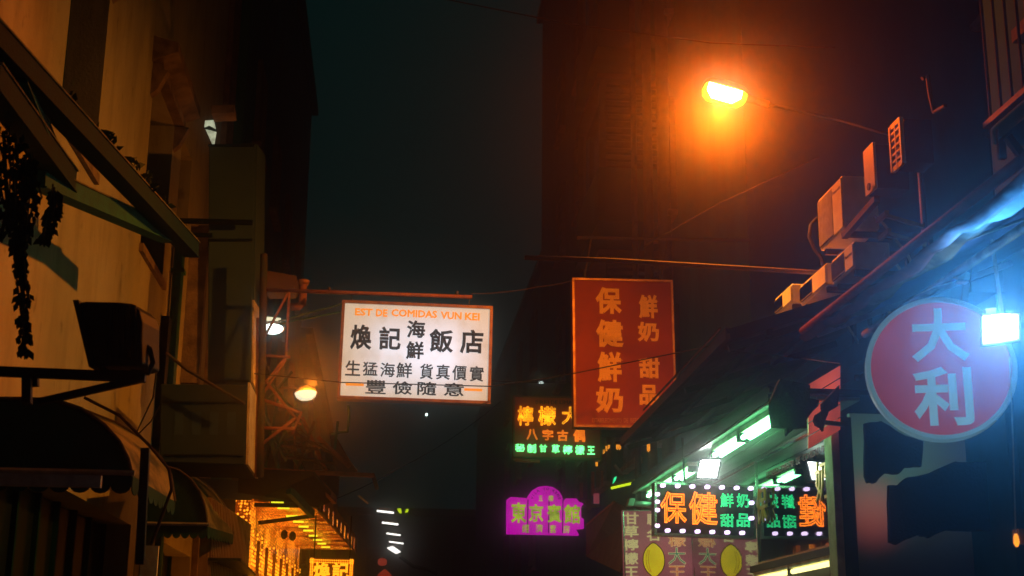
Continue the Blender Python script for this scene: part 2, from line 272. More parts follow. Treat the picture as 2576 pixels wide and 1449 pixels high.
# ------------------------------------------------------------------ object helpers
def tag(o, label=None, cat=None, group=None, kind=None):
    if label: o['label'] = label
    if cat: o['category'] = cat
    if group: o['group'] = group
    if kind: o['kind'] = kind
    return o
def thing(name, label, cat, loc, group=None):
    o = bpy.data.objects.new(name, None); col.objects.link(o); o.location = Vector(loc); o.empty_display_size = 0.1
    return tag(o, label, cat, group)
def wloc(o):
    v = Vector((0, 0, 0))
    while o: v = v + o.location; o = o.parent
    return v
class MB:
    def __init__(s): s.v = []; s.f = []
    def add(s, vs, fs):
        n = len(s.v); s.v += [Vector(p) for p in vs]; s.f += [tuple(i + n for i in f) for f in fs]; return s
    def hexa(s, b4, t4):                            # two quads -> closed box
        return s.add(list(b4) + list(t4), [(3, 2, 1, 0), (4, 5, 6, 7), (0, 1, 5, 4), (1, 2, 6, 5), (2, 3, 7, 6), (3, 0, 4, 7)])
    def box(s, x0, x1, y0, y1, z0, z1):
        x0, x1 = sorted((x0, x1)); y0, y1 = sorted((y0, y1)); z0, z1 = sorted((z0, z1))
        return s.hexa([(x0, y0, z0), (x1, y0, z0), (x1, y1, z0), (x0, y1, z0)], [(x0, y0, z1), (x1, y0, z1), (x1, y1, z1), (x0, y1, z1)])
    def prism(s, pts, off):                         # polygon pushed along a vector
        n = len(pts); off = Vector(off); pts = [Vector(p) for p in pts]
        return s.add(pts + [p + off for p in pts], [tuple(range(n)), tuple(range(2 * n - 1, n - 1, -1))] + [(i, n + i, n + (i + 1) % n, (i + 1) % n) for i in range(n)])
    def beam(s, a, b, wd, ht, up=(0, 0, 1)):        # rectangular bar
        a, b, up = Vector(a), Vector(b), Vector(up); d = (b - a).normalized()
        if abs(d.dot(up)) > 0.99: up = Vector((0, 1, 0))
        x = d.cross(up).normalized(); z = x.cross(d).normalized()
        c = lambda p: [p - x * wd / 2 - z * ht / 2, p + x * wd / 2 - z * ht / 2, p + x * wd / 2 + z * ht / 2, p - x * wd / 2 + z * ht / 2]
        return s.hexa(c(a), c(b))
    def tube(s, pts, r, n=8, r1=None):
        pts = [Vector(p) for p in pts]; k0 = len(s.v); m = len(pts); prev = None
        for i, p in enumerate(pts):
            d = (pts[min(i + 1, m - 1)] - pts[max(i - 1, 0)]).normalized()
            up = prev if prev is not None else (Vector((0, 0, 1)) if abs(d.z) < 0.9 else Vector((1, 0, 0)))
            x = d.cross(up).normalized(); z = x.cross(d).normalized(); prev = z
            rr = r if r1 is None else r + (r1 - r) * i / max(m - 1, 1)
            for j in range(n):
                a = 2 * math.pi * j / n; s.v.append(p + x * math.cos(a) * rr + z * math.sin(a) * rr)
        for i in range(m - 1):
            for j in range(n):
                s.f.append((k0 + i * n + j, k0 + i * n + (j + 1) % n, k0 + (i + 1) * n + (j + 1) % n, k0 + (i + 1) * n + j))
        s.f.append(tuple(k0 + j for j in range(n - 1, -1, -1))); s.f.append(tuple(k0 + (m - 1) * n + j for j in range(n)))
        return s
    def lathe(s, c, axis, prof, n=20):              # profile of (distance along axis, radius)
        c, ax = Vector(c), Vector(axis).normalized(); x = ax.cross(Vector((0, 0, 1)) if abs(ax.z) < 0.9 else Vector((1, 0, 0))).normalized(); y = ax.cross(x)
        k0 = len(s.v)
        for t_, r_ in prof:
            for j in range(n):
                a = 2 * math.pi * j / n; s.v.append(c + ax * t_ + (x * math.cos(a) + y * math.sin(a)) * r_)
        for i in range(len(prof) - 1):
            for j in range(n):
                s.f.append((k0 + i * n + j, k0 + i * n + (j + 1) % n, k0 + (i + 1) * n + (j + 1) % n, k0 + (i + 1) * n + j))
        s.f.append(tuple(k0 + j for j in range(n - 1, -1, -1))); s.f.append(tuple(k0 + (len(prof) - 1) * n + j for j in range(n)))
        return s
    def build(s, name, mat, parent=None, smooth=False, kind=None, label=None, bevel=0):
        base = wloc(parent) if parent else None
        me = bpy.data.meshes.new(name)
        if parent is None:
            xs = [p.x for p in s.v]; ys = [p.y for p in s.v]; zs = [p.z for p in s.v]
            base = Vector(((min(xs) + max(xs)) / 2, (min(ys) + max(ys)) / 2, min(zs)))
        me.from_pydata([tuple(p - base) for p in s.v], [], s.f); me.validate()
        import bmesh
        bm = bmesh.new(); bm.from_mesh(me); bmesh.ops.recalc_face_normals(bm, faces=bm.faces); bm.to_mesh(me); bm.free()
        if smooth:
            for p in me.polygons: p.use_smooth = True
        me.materials.append(M[mat] if isinstance(mat, str) else mat)
        o = bpy.data.objects.new(name, me); col.objects.link(o)
        if parent: o.parent = parent
        else: o.location = base
        if bevel:
            b = o.modifiers.new('bevel', 'BEVEL'); b.width = bevel; b.segments = 2; b.limit_method = 'ANGLE'
        return tag(o, label, kind=kind)
def pxpoly(pts, Y): return [P(u, v, Y) for u, v in pts]
def box_px(mb, u0, v0, u1, v1, Y, depth):           # upright box whose front face fills that window on plane Y
    a, b = P(u0, v0, Y), P(u1, v1, Y); return mb.box(a.x, b.x, Y, Y + depth, a.z, b.z)

# ------------------------------------------------------------------ lettering
_glyph = {}
def _font_mesh(text, fill, extrude=0.0, bevel=0.0, res=0):
    cu = bpy.data.curves.new('lettering', 'FONT'); cu.body = text; cu.size = 1.0; cu.resolution_u = 2
    cu.extrude = extrude; cu.bevel_depth = bevel; cu.bevel_resolution = res
    if not fill: cu.fill_mode = 'NONE'
    ob = bpy.data.objects.new('lettering', cu); col.objects.link(ob)
    bpy.context.view_layer.update()
    me = bpy.data.meshes.new_from_object(ob.evaluated_get(bpy.context.evaluated_depsgraph_get()))
    vs = [v.co.copy() for v in me.vertices]; fs = [tuple(p.vertices) for p in me.polygons]
    bpy.data.objects.remove(ob); bpy.data.curves.remove(cu); bpy.data.meshes.remove(me)
    return vs, fs
STYLE = {'bold': (0.010, 0.016), 'heavy': (0.010, 0.030), 'latin': (0.010, 0.020), 'poster': (0.010, 0.036), 'brush': (0.010, 0.040), 'flat': (0.010, 0.0), 'raised': (0.025, 0.016)}   # half thickness, added weight
def glyph(text, style):
    k = (text, style)
    if k in _glyph: return _glyph[k]
    if style == 'neon': vs, fs = _font_mesh(text, False, 0, 0.020, 0)
    elif style == 'outline': vs, fs = _font_mesh(text, False, 0, 0.014, 0)
    else:
        th, wt = STYLE[style]
        vs, fs = _font_mesh(text, True, th)
        if wt:                                       # a rounded cord along every outline thickens the strokes
            v2, f2 = _font_mesh(text, False, 0, wt, 0); n = len(vs)
            vs += [Vector((p.x, p.y, p.z * th * 1.04 / wt)) for p in v2]; fs += [tuple(i + n for i in f) for f in f2]
    x0, x1 = min(v.x for v in vs), max(v.x for v in vs); y0, y1 = min(v.y for v in vs), max(v.y for v in vs)
    vs = [Vector(((v.x - (x0 + x1) / 2) / (x1 - x0), (v.y - (y0 + y1) / 2) / (y1 - y0), v.z)) for v in vs]
    _glyph[k] = (vs, fs, (x1 - x0) / (y1 - y0)); return _glyph[k]
for _c, _s in [(c, 'heavy') for c in '煥記海鮮飯店保健奶甜品東京賓館甘草檸檬王馳名大利'] + [(c, 'bold') for c in '生猛海鮮貨真價實豐儉隨意經濟套房五樓'] + [(c, 'neon') for c in '檸檬大八字古偶秘制甘草王保健鮮奶甜品'] + [(c, 'raised') for c in '保健鮮奶'] + [(c, 'outline') for c in '檸檬大王'] + [(c, 'latin') for c in 'VILATOKENG']:
    glyph(_c, _s)                                    # made early, while the scene is small
def letter(text, parent, c, ex, ey, w_, h_, mat, style='bold', name='character', proud=0.0, kind=None):
    vs, fs, asp = glyph(text, style); ex, ey = Vector(ex), Vector(ey); n = ex.cross(ey)
    if w_ is None: w_ = h_ * asp
    s = max(h_, min(w_, h_ * 2)); mb = MB()
    mb.v = [Vector(c) + ex * (p.x * w_) + ey * (p.y * h_) + n * (p.z * s + proud) for p in vs]; mb.f = list(fs)
    me = bpy.data.meshes.new(name); base = wloc(parent)
    me.from_pydata([tuple(p - base) for p in mb.v], [], mb.f)
    me.materials.append(M[mat])
    o = bpy.data.objects.new(name, me); col.objects.link(o); o.parent = parent
    if kind: o['kind'] = kind
    return o
class Board:                                        # an upright board on plane Y, given by three of its corners in picture units
    def __init__(s, tl, tr, bl, Y):
        s.Y = Y; s.o = P(*tl, Y); s.ex = P(*tr, Y) - s.o; s.ez = P(*bl, Y) - s.o
        s.w = s.ex.length; s.h = s.ez.length; s.x = s.ex.normalized(); s.u = (-s.ez).normalized()
        s.u = (s.u - s.x * s.u.dot(s.x)).normalized(); s.n = s.x.cross(s.u)
    def at(s, a, b): return s.o + s.x * (a * s.w) - s.u * (b * s.h)
    def local(s, u, v):
        d = P(u, v, s.Y) - s.o; return d.dot(s.x) / s.w, -d.dot(s.u) / s.h
    def slab(s, mb, a0, b0, a1, b1, front, back):   # front/back distances along the outward normal
        q = [s.at(a0, b0), s.at(a1, b0), s.at(a1, b1), s.at(a0, b1)]
        return mb.hexa([p + s.n * back for p in q], [p + s.n * front for p in q])
    def frame(s, parent, mat, t=0.03, front=0.012, back=-0.14, name='frame'):
        a, b = t / s.w, t / s.h; mb = MB()
        s.slab(mb, 0, 0, 1, b, front, back); s.slab(mb, 0, 1 - b, 1, 1, front, back)
        s.slab(mb, 0, b, a, 1 - b, front, back); s.slab(mb, 1 - a, b, 1, 1 - b, front, back)
        return mb.build(name, mat, parent)
    def ch(s, parent, text, u0, v0, u1, v1, mat, style='bold', proud=0.006, name='character', keep=False):
        c = P((u0 + u1) / 2, (v0 + v1) / 2, s.Y); k = scale_at(c)
        d = c - s.o; c = s.o + s.x * d.dot(s.x) + s.u * d.dot(s.u)
        return letter(text, parent, c, s.x, s.u, None if keep else (u1 - u0) * k, (v1 - v0) * k, mat, style, name, proud)

# ================================================================== THE SETTING
tag(MB().box(-90, 90, -30, 150, -0.3, -0.005).build('ground', 'paving'), kind='structure')
tag(MB().box(-1.9, 3.0, -20, 110, -0.2, 0.0).build('road', 'asphalt'), kind='structure')
tag(MB().box(-3.2, -1.9, -20, 110, -0.2, 0.12).build('pavement_left', 'paving'), kind='structure')
tag(MB().box(3.0, 4.6, -20, 110, -0.2, 0.12).build('pavement_right', 'paving'), kind='structure')

# ------------------------------------------------------------------ cream building on the left
XW = -3.0
def Yw(u): return PX(u, 500, XW).y
cream = thing('old_building', 'cream plastered old building with hooded windows along the left side', 'building', (XW - 3, 13, 0))
w1 = (Yw(128), Yw(230), 6.22, 8.45); w2 = (Yw(362), Yw(424), 6.30, 8.45); w3 = (Yw(447), Yw(476), 6.6, 8.6); w0 = (6.6, 8.4, 6.22, 8.45)
shop1 = (4.0, 16.9, 0.12, 3.1); shop2 = (17.3, 22.2, 0.12, 3.1)
Y_END = 23.2
holes = [w0, w1, w2, w3, shop1, shop2]
ys = sorted(set([2.0, Y_END] + [h[0] for h in holes] + [h[1] for h in holes])); zs = sorted(set([0.0, 15.0] + [h[2] for h in holes] + [h[3] for h in holes]))
mb = MB()
for j in range(len(zs) - 1):
    run = None
    for i in range(len(ys) - 1):
        cyy, czz = (ys[i] + ys[i + 1]) / 2, (zs[j] + zs[j + 1]) / 2
        solid = not any(h[0] < cyy < h[1] and h[2] < czz < h[3] for h in holes)
        if solid and run is None: run = ys[i]
        if run is not None and (not solid or i == len(ys) - 2):
            e = ys[i] if not solid else ys[i + 1]
            mb.box(XW - 0.5, XW, run, e, zs[j], zs[j + 1]); run = None
mb.build('wall', 'plaster', cream)
MB().box(XW - 7, XW - 0.56, 2.0, Y_END, 0, 15).build('inner_wall', 'facade_dark', cream)
MB().box(XW - 7, XW + 0.35, 1.8, Y_END + 0.1, 15.0, 15.3).build('roof', 'stone', cream)
for hi, h in enumerate([w0, w1, w2, w3]):
    win = MB()
    for a, b, c, d in ((h[0], h[0] + 0.07, h[2], h[3]), (h[1] - 0.07, h[1], h[2], h[3]), (h[0] + 0.07, h[1] - 0.07, h[2], h[2] + 0.07), (h[0] + 0.07, h[1] - 0.07, h[3] - 0.07, h[3])):
        win.box(XW - 0.46, XW - 0.38, a, b, c, d)
    fr = win.build('window', 'shutter_dark', cream)
    mid = (h[0] + h[1]) / 2
    MB().box(XW - 0.45, XW - 0.37, mid - 0.03, mid + 0.03, h[2] + 0.07, h[3] - 0.07).build('mullion', 'shutter_dark', fr)
    for k in range(2):
        y0, y1 = (h[0] + 0.07, mid - 0.03) if k == 0 else (mid + 0.03, h[1] - 0.07)
        MB().box(XW - 0.44, XW - 0.43, y0, y1, h[2] + 0.07, h[3] - 0.07).build('pane', 'glass_dark', fr)
        for q in range(12):                          # louvred shutter slats in front of the pane
            z = h[2] + 0.14 + q * (h[3] - h[2] - 0.3) / 11
            MB().beam((XW - 0.405, y0 + 0.01, z), (XW - 0.405, y1 - 0.01, z), 0.012, 0.10).build('slat', 'shutter_dark', fr)
    if hi < 3:
        hood = MB()
        hood.prism([(XW, h[0] - 0.22, h[3] + 0.10), (XW + 0.30, h[0] - 0.22, h[3] + 0.22), (XW + 0.30, h[0] - 0.22, h[3] + 0.34), (XW, h[0] - 0.22, h[3] + 0.42)], (0, h[1] - h[0] + 0.44, 0))
        hood.box(XW, XW + 0.13, h[0] - 0.14, h[1] + 0.14, h[3] + 0.002, h[3] + 0.10)
        for yy in (h[0] - 0.16, h[1] + 0.02):
            hood.prism([(XW, yy, h[3] - 0.32), (XW + 0.08, yy, h[3] - 0.25), (XW + 0.19, yy, h[3]), (XW, yy, h[3])], (0, 0.14, 0))
        hood.build('window_hood', 'stone', cream)
        MB().box(XW, XW + 0.05, h[0] - 0.06, h[1] + 0.06, h[2] - 0.10, h[2] - 0.002).build('window_sill', 'stone', cream)
# end pilaster and pipes
MB().box(XW + 0.004, XW + 0.10, Y_END - 0.9, Y_END, 0.0, 15).build('pilaster', 'stone', cream)
for nm, (h) in (('shop_front', shop1), ('shop_front', shop2)):
    sf = MB()
    n = 6 if h[1] - h[0] < 6 else 16
    for k in range(n + 1):
        y = h[0] + 0.03 + (h[1] - h[0] - 0.06) * k / n
        sf.box(XW - 0.36, XW - 0.28, y - 0.03, y + 0.03, h[2], h[3])
    sfo = sf.build(nm, 'shutter_dark', cream)
    for k in range(n):
        y0 = h[0] + 0.06 + (h[1] - h[0] - 0.06) * k / n; y1 = y0 + (h[1] - h[0] - 0.06) / n - 0.06
        MB().box(XW - 0.35, XW - 0.33, y0, y1, h[2] + 0.02, h[3] - 0.02).build('panel', 'black_steel', sfo)
p0 = PX(452, 640, XW + 0.09)
pipe = MB().tube([(XW + 0.09, p0.y, 0.2), (XW + 0.09, p0.y, 7.2)], 0.075, 10)
for z in (1.5, 3.2, 4.9, 6.6): pipe.box(XW + 0.002, XW + 0.18, p0.y - 0.09, p0.y + 0.09, z, z + 0.05)
tag(pipe.build('drain_pipe', 'green_steel'), 'green drain pipe running down the cream wall behind the hanging floodlight', 'pipe')
p1 = PX(421, 800, XW + 0.06)
tag(MB().box(XW + 0.002, XW + 0.10, p1.y - 0.11, p1.y + 0.11, 0.4, p1.z).build('cable_trunking', 'black_steel'), 'thin black vertical trunking beside the green drain pipe', 'trunking')

# dark neighbour on the left, further along
def block(name, label, x_face, x_back, y0, y1, h, mat, wins, side=1, slatted=False):
    t_ = thing(name, label, 'building', ((x_face + x_back) / 2, (y0 + y1) / 2, 0))
    MB().box(x_face, x_back, y0, y1, 0, h).build('wall', mat, t_)
    MB().box(x_face - 0.2 * side, x_back, y0 - 0.04, y1 + 0.04, h + 0.002, h + 0.2).build('roof', 'wall_dark', t_)
    for (ya, yb, za, zb) in wins:
        xs0 = x_face - 0.10 * side; f = MB()
        for a, b, c, d in ((ya, ya + 0.08, za, zb), (yb - 0.08, yb, za, zb), (ya + 0.08, yb - 0.08, za, za + 0.08), (ya + 0.08, yb - 0.08, zb - 0.08, zb)):
            f.box(x_face - 0.002 * side, xs0, a, b, c, d)
        fo = f.build('window', 'slat', t_)
        MB().box(x_face - 0.003 * side, x_face - 0.02 * side, ya + 0.08, yb - 0.08, za + 0.08, zb - 0.08).build('pane', 'glass_dark', fo)
        MB().box(x_face - 0.003 * side, x_face - 0.16 * side, ya - 0.1, yb + 0.1, za - 0.1, za - 0.004).build('sill', 'stone', fo)
        if slatted:
            for q in range(7):
                z = za + 0.15 + q * (zb - za - 0.3) / 6
                MB().beam((x_face - 0.06 * side, ya + 0.08, z), (x_face - 0.06 * side, yb - 0.08, z), 0.015, 0.10).build('slat', 'slat', fo)
    return t_
lw = [(y, y + 1.3, z, z + 1.7) for y in (25, 29, 33, 37) for z in (4.2, 7.6, 11)]
block('dark_building', 'unlit dark building beyond the cream one, behind the tall signboard', -2.75, -9, 23.3, 41, 18, 'facade_dark', lw, side=-1)
block('far_left_building', 'unlit block at the far end of the left side of the street', -2.6, -9, 41.1, 75, 11, 'facade_dark', [(y, y + 1.4, z, z + 1.8) for y in (44, 49, 54) for z in (4.5, 8)], side=-1)
fe = thing('street_end_building', 'brownish low building closing the far end of the street', 'building', (2, 82, 0))
MB().box(-8, 12, 80, 90, 0, 9.5).build('wall', 'facade_grey', fe)
MB().box(-8.2, 12.2, 79.6, 90, 9.502, 9.9).build('roof', 'brown_roof', fe)
for k in range(7):
    for z in (2.6, 5.8):
        x = -6 + k * 2.4
        f = MB().box(x, x + 1.2, 79.9, 80, z, z + 1.9).build('window', 'slat', fe)
        MB().box(x + 0.12, x + 1.08, 79.86, 79.896, z + 0.12, z + 1.78).build('pane', 'glass_dark', f)
# right side blocks
rw = []
block('low_shop_building', 'low dark shop building carrying the air conditioners on the right', 4.5, 7.6, 9.75, 17.0, 4.3, 'facade_dark', rw, side=1)
rw = [(y, y + 1.2, z, z + 1.6) for y in (7.0, 10.4, 13.6, 16.8) for z in (7.0, 10.2, 13.4)]
block('near_right_building', 'dark building with the railed balcony at the right edge', 4.5, 12, 3.0, 9.6, 12, 'facade_dark', [(y, y + 1.1, 6.0, 7.8) for y in (5.0, 7.6)], side=1)
block('right_building', 'tall dark building set back behind the low shops on the right', 8.0, 14, 9.7, 17.0, 19, 'facade_dark', rw, side=1)
rw = [(y, y + 1.5, z, z + 2.0) for y in (21.5, 25, 28.5, 32, 36) for z in (5.2, 8.8, 12.4, 16)]
block('apartment_block', 'tall apartment block with louvred windows behind the street lamp', 4.6, 12, 17.1, 42, 22, 'facade_grey', rw, side=1, slatted=True)
block('far_right_building', 'unlit block at the far end of the right side of the street', 4.8, 12, 42.1, 76, 14, 'facade_dark', [(y, y + 1.5, z, z + 2.0) for y in (45, 50, 55) for z in (4.5, 8, 11)], side=1)
# stacked enclosed balconies on the apartment block, with louvred fronts and pipes
for k, (z0, lab) in enumerate(((5.6, 'lowest'), (8.8, 'middle'), (12.0, 'topmost'))):
    bl = thing('enclosed_balcony', '%s enclosed balcony with louvred side on the apartment block behind the lamp' % lab, 'balcony', (4.0, 24, z0), 'enclosed balconies stacked on the apartment block')
    MB().box(3.4, 4.598, 22.2, 25.2, z0, z0 + 0.16).build('slab', 'facade_grey', bl)
    MB().box(3.42, 4.596, 22.3, 25.1, z0 + 0.162, z0 + 1.0).build('parapet', 'facade_grey', bl)
    for yy in (22.3, 25.0): MB().box(3.44, 3.54, yy, yy + 0.1, z0 + 1.002, z0 + 2.6).build('post', 'slat', bl)
    MB().box(3.4, 4.598, 22.2, 25.2, z0 + 2.602, z0 + 2.7).build('canopy', 'brown_roof', bl)
    MB().box(3.60, 4.594, 22.45, 25.0, z0 + 1.004, z0 + 2.598).build('glazing', 'glass_dark', bl)
    for q in range(12):
        z = z0 + 1.1 + q * 0.125
        MB().beam((3.56, 22.38, z), (4.55, 22.38, z), 0.09, 0.02, up=(0, 0.5, 1)).build('slat', 'slat', bl)
for i, (u, lab) in enumerate(((1597, 'thin left one'), (1632, 'middle one'), (1672, 'thick right one'))):
    q = P(u, 560, 21.6)
    tag(MB().tube([(q.x, 21.6, 0.3), (q.x, 21.6, 14)], 0.05 + 0.03 * i, 8).build('soil_pipe', 'slat', smooth=True), 'vertical soil pipe below the balconies behind the red sign, %s of three' % lab, 'pipe', 'soil pipes below the balconies')

# ================================================================== LEFT SIDE THINGS
# steel frame of an old banner support, beams along and across the street
XB = -1.95
def beam_thing(name, label, a, b, wd, ht, mat, up=(0, 0, 1), cat='beam', group=None):
    d = (b - a).normalized(); upv = Vector(up)
    x = d.cross(upv).normalized(); z = x.cross(d).normalized()
    # box section with a slightly wider cover strip
    root = thing(name, label, cat, a.lerp(b, 0.5), group)
    MB().beam(a, b, wd, ht, up).build('web', mat, root)
    MB().beam(a + z * (ht * 0.5 + 0.006), b + z * (ht * 0.5 + 0.006), wd * 1.2, 0.011, up).build('top_flange', 'beam_top_lit', root)
    MB().beam(a - z * (ht * 0.5 + 0.006), b - z * (ht * 0.5 + 0.006), wd * 1.2, 0.011, up).build('bottom_flange', mat, root)
    return root
bA, bB = P(-70, 40, 6.9), P(484, 628, 13.0)
beam_thing('steel_beam', 'long rusty steel beam with weeds slanting across the top left', bA, bB, 0.12, 0.13, 'beam_dark')
beam_thing('steel_beam', 'shorter green steel beam crossing below the long weedy beam', P(92, 445, 9.0), P(425, 592, 12.4), 0.12, 0.12, 'beam_green')
beam_thing('steel_beam', 'short steep green strut joining the two steel beams', P(45, 188, 7.7), P(146, 432, 9.4), 0.10, 0.07, 'beam_green')
beam_thing('steel_beam', 'dark strut at the left edge under the long weedy beam', P(-30, 190, 7.2), P(170, 455, 9.6), 0.12, 0.14, 'beam_dark')
tag(MB().tube([P(440, 555, 16.2), P(636, 560, 16.2)], 0.035, 8).build('bracket_bar', 'black_steel'), 'upper black bar holding the tall signboard to the cream wall', 'bracket')
tag(MB().tube([P(470, 590, 16.2), P(534, 592, 16.2)], 0.03, 8).build('bracket_bar', 'black_steel'), 'lower short black bar behind the end of the weedy beam', 'bracket')
# weeds
def leaves(mb, c, n, r, size, drop=0.0):
    for _ in range(n):
        d = Vector((random.gauss(0, 1), random.gauss(0, 1), abs(random.gauss(0, 1)) - drop)).normalized()
        p = c + Vector((random.uniform(-1, 1), random.uniform(-1, 1), random.uniform(-0.2, 1))) * r
        s = size * random.uniform(0.6, 1.3); x = d.cross(Vector((random.random(), random.random(), 0.3))).normalized()
        mb.add([p, p + d * s * 0.5 + x * s * 0.22, p + d * s, p + d * s * 0.5 - x * s * 0.22], [(0, 1, 2, 3)])
for u, v, n, r, lab in ((165, 248, 16, 0.05, 'topmost'), (243, 340, 8, 0.03, 'second from the top'), (268, 352, 26, 0.07, 'bushy third from the top'), (325, 425, 24, 0.07, 'fourth from the top'), (357, 449, 30, 0.08, 'fifth and fullest'), (405, 507, 20, 0.06, 'lowest')):
    # perspective-correct point along the beam
    best = min((abs((lambda q: (cam_rot.transposed() @ (q - CAM)))(bA + (bB - bA) * k / 200).x / -(cam_rot.transposed() @ (bA + (bB - bA) * k / 200 - CAM)).z * F_PX + CX - u), k) for k in range(201))[1]
    c = bA + (bB - bA) * best / 200 + Vector((0, 0, 0.08))
    wd = thing('weed_tuft', 'green weed sprouting from the long steel beam, %s' % lab, 'weed', c, 'weeds on the steel beam')
    mb = MB(); leaves(mb, c, n, r, 0.09); mb.build('foliage', 'leaf', wd)
    mb = MB()
    for _ in range(4): mb.tube([c, c + Vector((random.uniform(-1, 1) * r, random.uniform(-1, 1) * r, r * 1.4))], 0.004, 4)
    mb.build('stem', 'vine', wd)
# hanging withered creeper at the far left
def creeper(label, pts, Y, wpx, seed):
    random.seed(seed); path = [P(u, v, Y) for u, v in pts]
    t_ = thing('dead_creeper', label, 'creeper', path[-1], 'dead creepers hanging from the steel beams')
    mb = MB(); mb.tube(path, 0.012, 5)
    for q in range(9):
        j = random.uniform(-0.6, 0.6); e = random.randint(2, len(path))
        mb.tube([p + Vector((j * wpx[min(i, len(wpx) - 1)] * scale_at(p) * random.uniform(0.4, 1.1), random.uniform(-0.05, 0.05), random.uniform(-0.06, 0.06))) for i, p in enumerate(path[:e])], 0.006, 4)
    mb.build('stem', 'vine', t_)
    mb = MB()
    for i in range(len(path) - 1):
        for k in range(70):
            p = path[i].lerp(path[i + 1], random.random()); s = wpx[i] * scale_at(p)
            c = p + Vector((random.uniform(-0.55, 0.55) * s, random.uniform(-0.3, 0.3) * s, 0))
            dv = Vector((random.gauss(0, 0.5), random.gauss(0, 0.5), -1)).normalized(); L = random.uniform(0.03, 0.085)
            x = dv.cross(Vector((0, 1, 0.2))).normalized() * L * 0.26
            mb.add([c, c + dv * L * 0.5 + x, c + dv * L, c + dv * L * 0.5 - x], [(0, 1, 2, 3)])
    mb.build('foliage', 'vine', t_); random.seed(7)
creeper('long ragged dead creeper hanging down the left of the cream wall', [(62, 390), (66, 480), (58, 560), (52, 640), (60, 760), (62, 895)], 8.2, [60, 55, 34, 30, 20], 3)
creeper('short dead creeper hanging from the green beam beside the long one', [(136, 480), (132, 530), (122, 575), (115, 600)], 8.9, [22, 18, 10], 4)
creeper('dense dead creeper filling the left edge under the struts', [(10, 330), (14, 430), (20, 520), (4, 590)], 7.9, [90, 80, 60], 5)
# dark old floodlight on its bracket
YF = 8.2
fl = thing('floodlight', 'switched off black floodlight standing on a bracket arm before the cream wall', 'floodlight', P(300, 940, YF))
q = pxpoly([(194, 762), (215, 758), (300, 760), (335, 764), (352, 782), (359, 810), (358, 850), (359, 915), (345, 922), (232, 918)], YF)
MB().prism(q, (0.05, 0.32, 0.02)).build('housing', 'black_steel', fl, bevel=0.012)
q = pxpoly([(190, 758), (204, 757), (244, 922), (230, 925)], YF); 
MB().prism([p + Vector((-0.01, -0.03, 0)) for p in q], (0.02, 0.40, 0.02)).build('bezel', 'black_steel', fl)
for i in range(6):
    u = 262 + i * 15
    MB().prism(pxpoly([(u, 770), (u + 6, 770), (u + 8, 905), (u + 2, 905)], YF), (0, -0.02, 0)).build('cooling_fin', 'black_steel', fl)
MB().tube([P(352, 860, YF + 0.1), P(378, 880, YF + 0.1), P(385, 912, YF + 0.1), P(374, 938, YF + 0.1), P(330, 935, YF + 0.1)], 0.018, 6).build('yoke', 'black_steel', fl)
MB().tube([P(248, 918, YF + 0.1), P(270, 938, YF + 0.1), P(330, 938, YF + 0.1)], 0.018, 6).build('yoke', 'black_steel', fl)
br = thing('floodlight_bracket', 'black steel bracket arm with a diagonal strut under the dark floodlight', 'bracket', P(180, 1000, YF))
MB().beam(P(-60, 932, YF + 0.1), P(366, 950, YF + 0.1), 0.06, 0.055).build('arm', 'black_steel', br)
MB().beam(P(95, 1012, YF + 0.1), P(362, 952, YF + 0.1), 0.05, 0.04).build('strut', 'black_steel', br)
MB().beam(P(68, 948, YF + 0.1), P(68, 1016, YF + 0.1), 0.06, 0.05, up=(1, 0, 0)).build('post', 'black_steel', br)
MB().beam(P(86, 948, YF + 0.16), P(86, 972, YF + 0.16), 0.05, 0.05, up=(1, 0, 0)).build('clip', 'black_steel', br)

